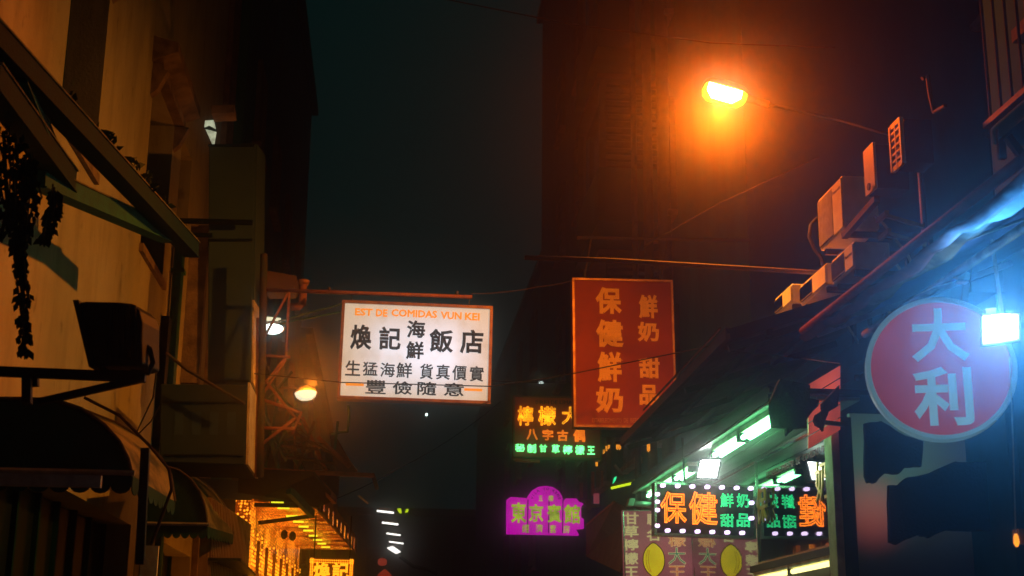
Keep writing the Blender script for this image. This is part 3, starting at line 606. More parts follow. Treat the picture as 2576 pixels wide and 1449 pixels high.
# quarter-round awnings over the left shops
def awning(name, label, near, far, ynear, yfar, post_u, group):
    """near/far: outlines of the near and far hoop in picture units, wall side first"""
    a = pxpoly(near, ynear); b = pxpoly(far, yfar)
    n = len(a); bb = []
    for i in range(n): bb.append(b[i])
    t_ = thing(name, label, 'awning', (a[-1].x - 0.5, (ynear + yfar) / 2, min(p.z for p in a)), group)
    mb = MB(); k = len(mb.v)
    rows = 6; pts = []
    for r in range(rows + 1):
        for i in range(n):
            p = a[i].lerp(bb[i], r / rows); sag = 0.03 * math.sin(math.pi * r / rows) * (1 if 0 < i < n - 1 else 0)
            pts.append(p + Vector((-sag, 0, -sag)))
    outer = pts; inner = [p + Vector((-0.012, 0, -0.012)) for p in pts]
    N = len(pts); fs = []
    for r in range(rows):
        for i in range(n - 1):
            c = r * n + i
            fs.append((c, c + 1, c + n + 1, c + n)); fs.append((N + c, N + c + n, N + c + n + 1, N + c + 1))
    mb.add(outer + inner, fs); mb.build('canopy', 'awning_tan', t_, smooth=True)
    wallp = Vector((a[0].x, ynear, a[-1].z))
    MB().prism([p + Vector((-0.008, 0.006, -0.008)) for p in a] + [wallp], (0, 0.012, 0)).build('end_panel', 'awning_dark', t_)
    hoop = MB().tube([p + Vector((0.004, -0.012, 0.004)) for p in a], 0.012, 6).build('hoop', 'rust_steel', t_)
    MB().tube([p + Vector((0.004, 0.012, 0.004)) for p in bb], 0.014, 6).build('hoop', 'rust_steel', t_)
    # scalloped valance along the outer hem and the near hem
    def scallop(p, q_, nn):
        v = MB(); d = (q_ - p) / nn
        for i in range(nn):
            s = p + d * i; arc = [s, s + d] + [s + d * (0.5 + 0.5 * math.cos(math.pi * j / 6)) + Vector((0, 0, -0.07 - 0.05 * math.sin(math.pi * j / 6))) for j in range(7)]
            nrm = d.normalized().cross(Vector((0, 0, 1))) * 0.008
            v.prism(arc, nrm)
        return v
    scallop(a[-1], bb[-1], 9).build('valance', 'awning_dark', t_, kind='stuff')
    scallop(wallp, a[-1], 8).build('valance', 'awning_dark', t_, kind='stuff')
    MB().tube([wallp + Vector((0, -0.02, 0.02)), a[-1] + Vector((0.02, -0.02, 0.02))], 0.02, 6).build('front_rail', 'grey_steel', t_)
    return t_
awning('quarter_round_awning', 'larger dark quarter round awning over the shop under the floodlight bracket',
       [(-60, 1004), (60, 1004), (140, 1008), (205, 1030), (262, 1070), (300, 1112), (322, 1155), (332, 1198)],
       [(30, 1015), (120, 1016), (215, 1034), (290, 1064), (352, 1102), (400, 1148), (428, 1195), (438, 1262)], 9.6, 12.3, 360, 'awnings over the left shops')
awning('quarter_round_awning', 'smaller tattered quarter round awning left of the glowing restaurant',
       [(360, 1168), (410, 1172), (450, 1184), (480, 1206), (502, 1236), (514, 1270), (519, 1300), (521, 1325)],
       [(440, 1180), (475, 1188), (505, 1208), (535, 1234), (558, 1262), (574, 1290), (582, 1315), (586, 1345)], 14.2, 17.0, 470, 'awnings over the left shops')
tag(MB().beam(P(-60, 1205, 8.9), P(255, 1212, 8.9), 0.05, 0.075).build('roller_box', 'grey_steel'), 'grey horizontal roller box under the larger awning at the left edge', 'roller box')
tag(MB().beam(P(366, 1128, 9.4), P(352, 1420, 9.4), 0.055, 0.055, up=(0, 1, 0)).build('bracket_post', 'black_steel'), 'dark upright post at the corner of the larger awning', 'post')
tag(MB().tube([P(212, 1000, 9.9), P(300, 1045, 9.9), P(375, 1120, 9.9), P(425, 1180, 9.9), P(432, 1230, 9.9), P(395, 1330, 9.9), P(380, 1370, 9.9)], 0.012, 6).build('hanging_cable', 'brown_cable'), 'bowed cable looping over the corner of the larger awning', 'cable')
ob = MB(); box_px(ob, 357, 1372, 388, 1520, 12.9, 0.05)
tag(ob.build('shop_post', 'pale_metal'), 'pale upright post below the larger awning', 'post')
ob = MB(); box_px(ob, 506, 1392, 517, 1520, 16.6, 0.05)
tag(ob.build('shop_post', 'pale_metal'), 'narrow pale post below the tattered awning', 'post')

# tall signboard and the lower sign cabinet
YS = 16.4
ts = thing('tall_signboard', 'tall narrow brown signboard standing out from the wall beside the drain pipe', 'signboard', P(585, 960, YS))
q = [P(526, 362, YS), P(642, 360, YS), P(630, 962, YS), P(522, 964, YS)]
MB().prism(q, (0, 0.22, 0)).build('board', 'board_teal', ts, bevel=0.01)
for v in (362, 600, 955):
    MB().beam(P(524, v + 4, YS - 0.012), P(640 - (v - 360) * 0.02, v + 4, YS - 0.012), 0.02, 0.03).build('batten', 'black_steel', ts)
MB().prism([P(643, 362, YS + 0.02), P(664, 392, YS + 1.1), P(659, 790, YS + 1.1), P(635, 752, YS + 0.02)], (0.02, 0, 0)).build('side_panel', 'board_teal', ts)
MB().prism([P(635, 754, YS + 0.02), P(659, 792, YS + 1.1), P(655, 1010, YS + 1.1), P(632, 962, YS + 0.02)], (0.02, 0, 0)).build('side_panel', 'pale_metal', ts)
MB().box(*[P(522, 600, YS).x - 0.22, P(522, 600, YS).x - 0.005], YS + 0.1, YS + 0.25, P(522, 960, YS).z, P(522, 560, YS).z).build('mounting_post', 'stone', ts)
YC = 15.2
sc_ = thing('sign_cabinet', 'dark weathered sign cabinet with faded lettering below the tall signboard', 'signboard', P(515, 1168, YC))
MB().prism([P(404, 966, YC), P(622, 968, YC), P(616, 1168, YC), P(402, 1162, YC)], (0, 1.25, 0)).build('body', 'board_dark', sc_, bevel=0.01)
e0, e1 = P(622.5, 962, YC), P(617, 1168, YC)
MB().hexa([e0 + Vector((0.004, 0, 0)), e0 + Vector((0.004, 1.25, 0)), e1 + Vector((0.004, 1.25, 0)), e1 + Vector((0.004, 0, 0))],
          [e0 + Vector((0.03, 0, 0)), e0 + Vector((0.03, 1.25, 0)), e1 + Vector((0.03, 1.25, 0)), e1 + Vector((0.03, 0, 0))]).build('side_panel', 'pale_metal', sc_)
for i in range(4):
    q = pxpoly([(440 + i * 44, 1036), (462 + i * 44, 1036), (460 + i * 44, 1094), (438 + i * 44, 1094)], YC)
    MB().prism(q, (0, -0.004, 0)).build('faded_patch', 'board_teal', sc_)
for v in (1012, 1145): MB().beam(P(412, v, YC - 0.01), P(612, v, YC - 0.01), 0.02, 0.02).build('batten', 'black_steel', sc_)
st = MB().tube([P(418, 888, 15.0), P(470, 930, 15.0), P(616, 1016, 15.0)], 0.02, 6)
tag(st.build('stay_rod', 'rust_steel'), 'slanting stay rod crossing in front of the sign cabinet', 'rod')
tag(MB().prism([P(654, 1128, 16.3), P(662, 1142, 16.3), P(655, 1190, 16.3), P(644, 1202, 16.3), P(648, 1165, 16.3)], (0, 0.03, 0)).build('bent_strip', 'pale_metal'), 'bent pale metal strip hanging off the corner of the sign cabinet', 'metal strip')
tag(MB().prism([P(516, 303, 17.6), P(538, 302, 17.6), P(544, 330, 17.6), P(537, 372, 17.6), P(533, 360, 17.6), P(514, 318, 17.6)], (0, 0.04, 0)).build('lit_shutter_gap', 'lit_patch'), 'small lit fanlight showing above the tall signboard', 'window')
tag(MB().prism(pxpoly([(512, 322), (526, 316), (534, 320), (544, 326), (544, 330), (530, 326)], 17.5), (0, 0.03, 0)).build('twig', 'black_steel'), 'dark bent bar across the small lit fanlight', 'bar')
eb = MB(); eb.beam(P(535, 286, 17.4), P(592, 284, 17.4), 0.3, 0.11)
tag(eb.build('roof_bracket', 'stone'), 'short stone bracket above the small lit fanlight', 'bracket')

# truss carrying the white sign
YT = 16.0
tr = thing('sign_truss', 'reddish steel tube truss between the tall signboard and the white sign', 'truss', P(657, 1200, YT))
def rod(a, b, r=0.022, Y=YT, parent=tr, mat='orange_steel', nm='strut'):
    return MB().tube([P(*a, Y), P(*b, Y)], r, 7).build(nm, mat, parent, smooth=True)
rod((664, 640), (654, 1200), 0.045, nm='mast', mat='rust_steel'); rod((649, 800), (643, 1200), 0.02, nm='mast')
rod((666, 729), (1188, 747), 0.024, nm='boom')
for a, b in (((727, 736), (719, 899)), ((724, 738), (661, 856)), ((659, 894), (730, 898)), ((718, 901), (657, 975)), ((658, 945), (757, 1070)), ((655, 1003), (760, 1040)), ((652, 1076), (742, 1079)),
             ((757, 1040), (735, 1092)), ((719, 905), (655, 1000)), ((655, 1120), (745, 1050))):
    rod(a, b, 0.017 if a[0] > 657 else 0.02)
for a, b in (((735, 935), (662, 1020)), ((672, 950), (735, 1030)), ((690, 1150), (735, 1040)), ((660, 1040), (720, 1160))):
    rod(a, b, 0.018, YT + 1.1, mat='green_steel')
for u in (828, 1150): MB().tube([P(u, 737 + (u - 828) * 0.03, YT), P(u, 735 + (u - 828) * 0.03 - 12, YT)], 0.02, 6).build('clamp', 'rust_steel', tr)
for u, v1 in ((884, 758), (1180, 768)):
    MB().tube([P(u, 736 + (u - 884) * 0.033, YT), P(u, v1 + 6, YT + 0.04)], 0.008, 5).build('hanger', 'rust_steel', tr)
dk = thing('duct_elbow', 'rusty duct elbow hanging under the truss boom', 'duct', P(757, 771, YT + 0.3))
MB().tube([P(762, 716, YT + 0.3), P(762, 748, YT + 0.3), P(760, 764, YT + 0.3), P(752, 771, YT + 0.3), P(731, 772, YT + 0.3)], 0.05, 10).build('pipe', 'orange_steel', dk, smooth=True)
MB().lathe(P(764, 716, YT + 0.3), (0, 0, 1), [(0, 0.06), (0.05, 0.075), (0.07, 0.02)], 14).build('cap', 'orange_frame', dk, smooth=True)
bx_ = MB(); bx_.prism(pxpoly([(668, 680), (746, 694), (748, 704), (738, 726), (668, 726)], YT + 0.6), (0, 0.5, 0))
tag(bx_.build('metal_hood', 'board_brown'), 'brown sheet metal hood above the boom next to the tall signboard', 'hood')
for i, (a, b) in enumerate((((700, 808), (866, 763)), ((700, 815), (866, 783)))):
    tag(MB().tube([P(*a, 17.2), P(*b, 17.2)], 0.012, 6).build('tie_rod', 'green_steel'), '%s thin tie rod running to the left edge of the white sign' % ('upper', 'lower')[i], 'rod')
ld = thing('round_lamp', 'round white disc lamp glowing behind the truss', 'lamp', P(688, 824, 17.6))
c = P(686, 826, 17.6)
MB().lathe(c, (0.05, -0.25, -1), [(-0.05, 0.12), (-0.02, 0.145), (0.0, 0.15)], 24).build('casing', 'grey_steel', ld, smooth=True)
MB().lathe(c + Vector((0, -0.002, -0.004)), (0.05, -0.25, -1), [(0.0, 0.135), (0.02, 0.12), (0.03, 0.07)], 24).build('diffuser', 'lamp_white', ld, smooth=True)
tag(MB().prism(pxpoly([(664, 796), (706, 800), (706, 808), (664, 806)], 17.9), (0, 0.04, 0)).build('strip_lamp', 'lamp_pale'), 'thin pale light strip just above the round lamp', 'lamp')
l2 = thing('street_lamp', 'small pale bowl street lamp with an orange glow left under the white sign', 'street lamp', P(768, 1005, 19.5))
c = P(769, 988, 19.5)
MB().lathe(c, (0.1, -0.1, -1), [(-0.10, 0.03), (-0.07, 0.10), (-0.02, 0.16), (0.0, 0.165)], 20).build('hood', 'grey_steel', l2, smooth=True)
MB().lathe(c + Vector((0, 0, -0.003)), (0.1, -0.1, -1), [(0.0, 0.155), (0.05, 0.14), (0.09, 0.09), (0.10, 0.03)], 20).build('bowl', 'lamp_pale', l2, smooth=True)
MB().tube([c + Vector((0, 0.02, 0.08)), P(735, 975, 20.5), Vector((-2.74, 21.5, P(735, 975, 20.5).z + 0.1))], 0.02, 6).build('arm', 'rust_steel', l2)
def point(name, loc, color, power, size, parent):
    l = bpy.data.lights.new(name, 'POINT'); l.color = color; l.energy = power; l.shadow_soft_size = size
    o = bpy.data.objects.new(name, l); col.objects.link(o); o.location = Vector(loc) - wloc(parent); o.parent = parent; return o
point('lamp_light', P(786, 966, 19.1), (1.0, 0.22, 0.010), 80, 0.03, l2)

# hung brown canvas, roof edges and tangle below the truss
tag(MB().prism(pxpoly([(828, 1090), (836, 1086), (872, 1150), (896, 1186), (850, 1190), (838, 1160)], 19.0), (0.02, 0.04, 0)).build('hanging_canvas', 'board_brown'), 'torn brown canvas triangle hanging left of the street centre', 'canvas')
tag(MB().tube([P(834, 1094, 18.9), P(850, 1088, 18.9), P(874, 1086, 18.9), P(878, 1050, 18.9), P(876, 1020, 18.9)], 0.02, 6).build('bent_pipe', 'green_steel'), 'bent pipe above the torn brown canvas', 'pipe')
tag(MB().beam(P(662, 1183, 18.0), P(940, 1196, 18.0), 0.08, 0.05).build('roof_rail', 'orange_steel'), 'long horizontal rail above the glowing restaurant', 'rail')
tag(MB().beam(P(938, 1194, 18.05), P(948, 1228, 18.3), 0.05, 0.05, up=(0, 1, 0)).build('rail_end', 'rust_steel'), 'short drop bar at the right end of the long rail', 'bar')
tag(MB().beam(P(786, 1198, 17.6), P(842, 1258, 19.3), 0.05, 0.10).build('roof_rafter', 'orange_steel'), 'upper slanting rafter under the long rail', 'rafter')
tag(MB().beam(P(726, 1232, 17.2), P(786, 1294, 18.6), 0.06, 0.10).build('roof_rafter', 'green_steel'), 'greenish slanting rafter at the near end of the restaurant canopy', 'rafter')
tag(MB().prism([P(600, 1188, 17.0), P(790, 1196, 17.0), P(842, 1258, 19.3), P(800, 1276, 18.9), P(660, 1248, 17.0), P(598, 1240, 17.0)], (0, 0.02, 0.05)).build('dark_canopy', 'rough_black'), 'black canopy sheet above the near end of the restaurant', 'canopy')
sf_ = thing('pipe_scaffold', 'tangled pipe scaffold between the truss and the restaurant rail', 'scaffold', P(760, 1190, 18.2))
for i, (a, b, mt) in enumerate((((662, 1010), (700, 1180), 'green_steel'), ((700, 1000), (668, 1175), 'green_steel'), ((735, 1085), (850, 1150), 'rust_steel'), ((760, 1050), (820, 1185), 'orange_steel'), ((790, 1060), (745, 1188), 'rust_steel'),
                                ((700, 1120), (800, 1130), 'rust_steel'), ((680, 1080), (760, 1180), 'green_steel'), ((850, 1060), (842, 1130), 'green_steel'), ((720, 1150), (842, 1165), 'rust_steel'), ((800, 1100), (880, 1175), 'orange_steel'), ((742, 1030), (742, 1185), 'rust_steel'))):
    MB().tube([P(*a, 18.0 + 0.08 * (i % 4)), P(*b, 18.0 + 0.08 * (i % 4))], 0.02 if i % 3 else 0.03, 6).build('pipe', mt, sf_)
for i, (u0, v0, u1, v1, Y, mt, lab) in enumerate(((700, 1205, 770, 1228, 18.3, 'board_brown', 'flat brown'),)):
    ob = MB(); box_px(ob, u0, v0, u1, v1, Y, 0.12); tag(ob.build('hanging_signboard', mt), '%s signboard hanging near the restaurant rail' % lab, 'signboard')
random.seed(11)
tg = MB()
for _ in range(16):
    u, v = random.uniform(725, 790), random.uniform(1035, 1150)
    tg.tube([P(u, v, 17.6), P(u + random.uniform(-40, 40), v + random.uniform(5, 40), 17.8), P(u + random.uniform(-40, 50), v + random.uniform(20, 80), 18.0)], 0.007, 4)
tag(tg.build('cable_tangle', 'brown_cable'), 'tangle of loose cables hanging below the truss', 'cables')
random.seed(7)

# ------------------------------------------------------------------ the white lit sign
BS = Board((861, 755), (1240, 771), (854, 1003), 16.0)
ws = thing('lit_shop_sign', 'white lit sign box with black characters and yellow Latin lettering over the street', 'sign', BS.at(0.5, 1))
mb = MB(); BS.slab(mb, 0.02, 0.03, 0.98, 0.97, 0, -0.02); mb.build('face', 'acrylic', ws)
BS.frame(ws, 'orange_frame', 0.035, 0.02, -0.16)
mb = MB(); BS.slab(mb, 0.02, 0.03, 0.98, 0.97, -0.022, -0.15); mb.build('case', 'board_dark', ws)
def c3(x, y): return 566 + .566 * x, 629 + .566 * y
def put(bd, par, conv, ch_, x0, y0, x1, y1, mat, style, **k):
    u0, v0 = conv(x0, y0); u1, v1 = conv(x1, y1); return bd.ch(par, ch_, u0, v0, u1, v1, mat, style, **k)
for ch_, *b in (('煥', 558, 330, 652, 445), ('記', 685, 340, 782, 445), ('海', 808, 312, 890, 392), ('鮮', 805, 405, 885, 487), ('飯', 908, 350, 1015, 458), ('店', 1045, 353, 1148, 463)):
    put(BS, ws, c3, ch_, *b, 'ink', 'heavy')
for ch_, *b in (('生', 535, 490, 602, 560), ('猛', 612, 497, 678, 560), ('海', 690, 500, 755, 565), ('鮮', 762, 500, 832, 570), ('貨', 866, 505, 925, 575), ('真', 938, 508, 1000, 577), ('價', 1010, 512, 1075, 580), ('實', 1088, 515, 1150, 585),
                ('豐', 625, 577, 715, 640), ('儉', 745, 583, 832, 643), ('隨', 855, 585, 940, 647), ('意', 972, 590, 1062, 650)):
    put(BS, ws, c3, ch_, *b, 'ink', 'bold')
x = 578
for wd_, x0, x1 in (('EST', 578, 656), ('DE', 671, 722), ('COMIDAS', 740, 943), ('VUN', 958, 1052), ('KEI', 1066, 1132)):
    yo = (x0 - 578) * 0.042
    put(BS, ws, c3, wd_, x0, 259 + yo, x1, 291 + yo + 2, 'gold_print', 'poster', name='word')
for x0, x1, y in ((537, 617, 598), (1063, 1143, 621)): put(BS, ws, c3, '—', x0, y - 5, x1, y + 6, 'gold_print', 'flat', name='dash')

# ================================================================== RESTAURANT ON THE LEFT
ZS = 3.6
def cr_(x, y): return 566 + .1971 * x, 1163.5 + .1971 * y
rs = thing('restaurant_front', 'restaurant front glowing orange with bulb strings under a mirrored gold canopy', 'shop front', (-1.7, 21, 0))
fA, fB = Vector((-1.78, 18.6, 0)), Vector((-1.62, 27.0, 0)); sA, sB = PZ(793, 1283, ZS), PZ(886, 1383, ZS)
dv = (fB - fA).normalized(); nrm = Vector((dv.y, -dv.x, 0))
up = Vector((0, 0, 1))
MB().hexa([fA + up * 0.12, fB + up * 0.12, fB - nrm * 0.2 + up * 0.12, fA - nrm * 0.2 + up * 0.12], [fA + up * ZS, fB + up * ZS, fB - nrm * 0.2 + up * ZS, fA - nrm * 0.2 + up * ZS]).build('wall', 'bulb_wall', rs)
# canopy soffit panels: gold sheets with bulb reflections painted in, each its own piece
NP = 9
for i in range(NP):
    a, b = i / NP, (i + 1) / NP - 0.004
    q = [fA.lerp(fB, a) + up * ZS, fA.lerp(fB, b) + up * ZS, sA.lerp(sB, b), sA.lerp(sB, a)]
    q = [Vector((p.x, p.y, ZS + 0.006 * (i % 2))) for p in q]
    MB().prism(q, (0, 0, 0.02)).build('soffit_panel', 'soffit_reflection', rs)
MB().prism([Vector((p.x, p.y, ZS + 0.03)) for p in (fA - nrm * 1.2 - dv * 0.3, fB - nrm * 1.2, sB + nrm * 0.05, sA + nrm * 0.05 - dv * 0.3)], (0, 0, 0.25)).build('canopy', 'board_dark', rs)
MB().beam(sA + nrm * 0.07 - dv * 0.2 + up * 0.1, sB + nrm * 0.07 + up * 0.1, 0.03, 0.30).build('canopy_edge', 'board_brown', rs)
for i in range(9):
    p = (sA + nrm * 0.09).lerp(sB + nrm * 0.09, (i + 0.3) / 9.5); p.z = ZS + 0.06
    q = p + dv * 0.5
    MB().beam(p, q, 0.012, 0.10 + 0.05 * (i % 3)).build('edge_bulb_panel', 'bulb_wall', rs)
for i, (x0, x1, y) in enumerate(((590, 745, 512), (670, 820, 580), (780, 925, 683), (870, 1000, 755), (940, 1065, 818), (1000, 1125, 868), (1070, 1180, 933), (1125, 1240, 988), (1180, 1290, 1035), (1230, 1340, 1080))):
    a, b = PZ(*cr_(x0, y), ZS - 0.05), PZ(*cr_(x1, y), ZS - 0.05)
    b = Vector((b.x, a.y, b.z))
    MB().tube([a, b], 0.016, 6).build('led_bar', 'led_lime', rs)
# strings of bulbs hanging on the facade (uncountable) and dark posts between them
bm_ = MB()
random.seed(5)
for i in range(44):
    for j in range(26):
        f = (i + random.uniform(-0.15, 0.15)) / 44; z = 1.9 + j * 0.052
        if j > 21 and i % 3: continue
        if 13 < j < 17 and random.random() < 0.75: continue
        if random.random() < 0.12: continue
        c = fA.lerp(fB, f) + nrm * 0.05 + up * z; s = 0.011 if j < 15 else 0.009
        bm_.box(c.x - s, c.x + s, c.y - s * 1.6, c.y + s * 1.6, c.z - s * 1.6, c.z + s * 1.6)
bm_.build('bulb_string', 'bulb_gold', rs, kind='stuff')
random.seed(7)
for i in range(7):
    p = fA.lerp(fB, (i + 0.3) / 7.5) + nrm * 0.09
    MB().beam(p + up * 0.15, p + up * 3.1, 0.04, 0.05, up=(0, 1, 0)).build('mullion', 'orange_steel', rs)
for i, (u, v) in enumerate(((715, 1342), (736, 1346))):
    c = P(u, v, 20.2); MB().lathe(c, (0, 0, -1), [(-0.05, 0.02), (-0.02, 0.045), (0.04, 0.05), (0.08, 0.02)], 12).build('pendant_lamp', 'black_steel', rs, smooth=True)
MB().beam(P(653, 1315, 18.4), P(786, 1298, 19.3), 0.05, 0.05).build('canopy_tie', 'black_steel', rs)
MB().beam(P(640, 1270, 18.2), P(750, 1272, 18.3), 0.05, 0.05).build('canopy_tie', 'black_steel', rs)
rp = thing('ribbed_shop_wall', 'bronze ribbed metal wall at the near end of the restaurant', 'wall panel', (-1.9, 16.9, 0))
wa, wb = Vector((-1.92, 15.6, 0)), fA - dv * 0.05
MB().hexa([wa, wb, wb - nrm * 0.1, wa - nrm * 0.1], [p + up * 3.3 for p in (wa, wb, wb - nrm * 0.1, wa - nrm * 0.1)]).build('backing', 'metal_shutter', rp)
for i in range(26):
    p = wa.lerp(wb, (i + 0.5) / 26) + nrm * 0.012
    MB().beam(p, p + up * 3.28, 0.03, 0.05, up=(0, 1, 0)).build('rib', 'metal_shutter', rp)
MB().prism([p + up * 2.62 for p in (wa, wb, wb + nrm * 0.12, wa + nrm * 0.35)], (0, 0, 0.03)).build('ledge', 'black_steel', rp)
# small bulb-framed sign
BK = Board((779, 1403), (891, 1406), (779, 1500), 18.4)
ks = thing('bulb_sign', 'small gold sign framed with rows of bulbs hanging under the restaurant canopy', 'sign', BK.at(0.5, 1))
mb = MB(); BK.slab(mb, 0, 0, 1, 1, 0, -0.08); mb.build('board', 'gold_board', ks)
for ch_, x0, x1 in (('煥', 1125, 1345), ('記', 1370, 1580)):
    u0, v0 = cr_(x0, 1275); u1, v1 = cr_(x1, 1500); BK.ch(ks, ch_, u0, v0, u1, v1, 'bulb_gold', 'heavy')
bmb = MB()
for row in (0.045, 0.095):
    for i in range(24):
        for bb in ([(i + 0.5) / 24, row * BK.w / BK.h], [row * 0.8, (i + 0.5) / 24], [1 - row * 0.8, (i + 0.5) / 24]):
            c = BK.at(*bb) + BK.n * 0.01; s = 0.0075; bmb.box(c.x - s, c.x + s, c.y - s, c.y + s, c.z - s, c.z + s)
bmb.build('bulb_border', 'bulb_gold', ks, kind='stuff')
for a in (0.1, 0.9): MB().tube([BK.at(a, 0), Vector((BK.at(a, 0).x, BK.Y, 3.4))], 0.01, 5).build('hanger', 'rust_steel', ks)

# far lights down the left side
for i, (x0, x1, y, Y, lab) in enumerate(((675, 750, 1165, 30, 'highest'), (698, 770, 1217, 33, 'second highest'), (718, 780, 1265, 37, 'third'), (730, 793, 1302, 41, 'fourth'))):
    (ua, va), (ub, vb) = c3(x0, y - 6), c3(x1, y + 3)
    t_ = thing('far_light_bar', 'far white light bar in the vertical row left of the street end, %s' % lab, 'light', P((ua + ub) / 2, va, Y), 'far light bars in a row')
    a, b = P(ua, va, Y), P(ub, vb, Y)
    MB().tube([a, b], 0.020, 7).build('tube', 'far_white', t_)
    MB().beam(a + Vector((0, 0.03, 0.05)), b + Vector((0, 0.03, 0.05)), 0.08, 0.04).build('batten', 'grey_steel', t_)
t_ = thing('far_lantern', 'bright slanted white lantern below the row of far light bars', 'lantern', P(990, 1385, 44))
q = pxpoly([(974, 1378), (988, 1374), (1008, 1388), (996, 1392)], 44)
MB().prism(q, (0, 0.2, 0)).build('glass', 'far_white', t_); MB().prism([p + Vector((0, 0.21, 0.05)) for p in q], (0, 0.05, 0.03)).build('casing', 'grey_steel', t_)
for i, (pts) in enumerate(([(999, 1280), (1008, 1279), (1011, 1290), (1006, 1291)], [(1019, 1289), (1021, 1282), (1028, 1280), (1026, 1288)])):
    tag(MB().prism(pxpoly(pts, 38), (0, 0.1, 0)).build('green_light', 'neon_lime'), '%s of the two small leaf shaped lime lights' % ('left and larger one', 'right and smaller one')[i], 'light', 'leaf shaped lime lights')
t_ = thing('red_lantern', 'small red lantern under the slanted white lantern', 'lantern', P(962, 1426, 30))
c = P(962, 1414, 30); k = scale_at(c) * 11
MB().lathe(c, (0, 0, 1), [(-k * 0.8, k * 0.5), (-k * 0.5, k), (k * 0.5, k * 1.05), (k * 0.8, k * 0.6)], 16).build('shade', 'far_red', t_, smooth=True)
MB().lathe(c + Vector((0, 0, k * 0.8)), (0, 0, 1), [(0.002, k * 0.5), (k * 0.3, k * 0.35)], 12).build('cap', 'black_steel', t_)
t_ = thing('red_parasol', 'dim red parasol at the bottom edge left of the street centre', 'parasol', P(968, 1500, 29))
c = P(968, 1432, 29); k = scale_at(c)
MB().lathe(c, (0, 0, -1), [(0, 2 * k), (8 * k, 12 * k), (22 * k, 24 * k), (24 * k, 24 * k)], 12).build('canopy', 'far_red', t_)
MB().tube([c, c - Vector((0, 0, 1.6))], 0.02, 6).build('pole', 'rust_steel', t_)
tag(MB().prism(pxpoly([(899, 1247), (904, 1245), (928, 1266), (924, 1269)], 26), (0, 0.04, 0)).build('light_strip', 'pale_metal'), 'short pale slanting strip right of the long rail', 'strip')
sp_ = P(1073, 1043, 40); tag(MB().lathe(sp_, (0, 0, 1), [(-0.035, 0.01), (-0.02, 0.03), (0.02, 0.03), (0.035, 0.01)], 8).build('tiny_lamp', 'lamp_white'), 'tiny lone white light below the white sign', 'light')
tag(MB().tube([P(1355, 962, 24), P(1367, 962, 24)], 0.012, 6).build('tiny_tube', 'lamp_white'), 'tiny white dash of light left of the red sign', 'light')
# dark plant or ironwork silhouettes near the lantern
tag(MB().tube([P(1005, 1400, 43), P(1040, 1425, 43), P(1075, 1432, 43), P(1100, 1445, 43)], 0.06, 6).build('low_branch', 'vine'), 'dark bowed bar right of the slanted lantern', 'bar')

# ================================================================== RIGHT SIDE THINGS
# street lamp
YL = 12.6
sl = thing('street_lamp', 'lit orange sodium street lamp on an arm from the right hand building', 'street lamp', P(1820, 260, YL))
tip, root_ = P(1770, 216, YL), P(1878, 246, YL)
ax = (root_ - tip).normalized(); L = (root_ - tip).length; hz = Vector((0, 1, 0)); dn = ax.cross(hz).normalized()
if dn.z > 0: dn = -dn
vs_n = 12
def lamp_shell(prof, flip, name, mat, lo, hi):      # rounded trough along the axis
    rows = []; 
    for t_, wd_, dp in prof:
        rows.append([tip + ax * (t_ * L) + hz * (math.cos(a) * wd_) + dn * (math.sin(a) * dp) for a in [lo + (hi - lo) * j / vs_n for j in range(vs_n + 1)]])
    mb = MB(); n = vs_n + 1
    for r_ in rows: mb.v += r_
    for i in range(len(rows) - 1):
        for j in range(vs_n): mb.f.append((i * n + j, i * n + j + 1, (i + 1) * n + j + 1, (i + 1) * n + j))
    mb.f.append(tuple(range(n))); mb.f.append(tuple((len(rows) - 1) * n + j for j in range(n)))
    return mb.build(name, mat, sl, smooth=True)
prof = [(0.0, 0.07, 0.06), (0.04, 0.115, 0.10), (0.15, 0.135, 0.135), (0.5, 0.145, 0.145), (0.85, 0.135, 0.125), (0.96, 0.10, 0.085), (1.0, 0.06, 0.05)]
lamp_shell(prof, 0, 'bowl', 'sodium_glass', 0, math.pi)
lamp_shell([(a - 0.02 + 0.04 * a, b * 1.06, -c * 0.75) for a, b, c in prof], 0, 'housing', 'orange_frame', 0, math.pi)
# arc seen glowing through the bowl: a bright inset on the street side of it
arc = MB()
n = 9
for i in range(6):
    t_ = 0.06 + i * 0.155; wd_ = 0.148
    a0, a1 = math.pi - 0.10, math.pi * 0.64
    if i in (0, 5): a1 = math.pi * 0.80
    for j in range(n):
        a = a0 + (a1 - a0) * j / (n - 1); arc.v.append(tip + ax * (t_ * L) + hz * (math.cos(a) * wd_ * 1.02) + dn * (math.sin(a) * 0.148))
for i in range(5):
    for j in range(n - 1): arc.f.append((i * n + j, i * n + j + 1, (i + 1) * n + j + 1, (i + 1) * n + j))
arc.build('bright_glass', 'sodium', sl, smooth=True)
armp = [root_, P(1930, 262, 12.9), P(2000, 277, 12.5), P(2120, 305, 11.9), P(2215, 333, 11.5), Vector((4.62, 11.3, P(2240, 345, 11.4).z - 0.05))]
MB().tube(armp[:2], 0.038, 8).build('socket', 'orange_frame', sl, smooth=True)
MB().tube(armp[1:], 0.015, 8).build('arm', 'black_steel', sl, smooth=True)
MB().tube([(4.62, 11.3, 4.3), (4.62, 11.3, armp[-1].z + 0.05)], 0.028, 10).build('post', 'black_steel', sl, smooth=True)
LAMP_AT = tip + ax * (L * 0.5) + dn * 0.21

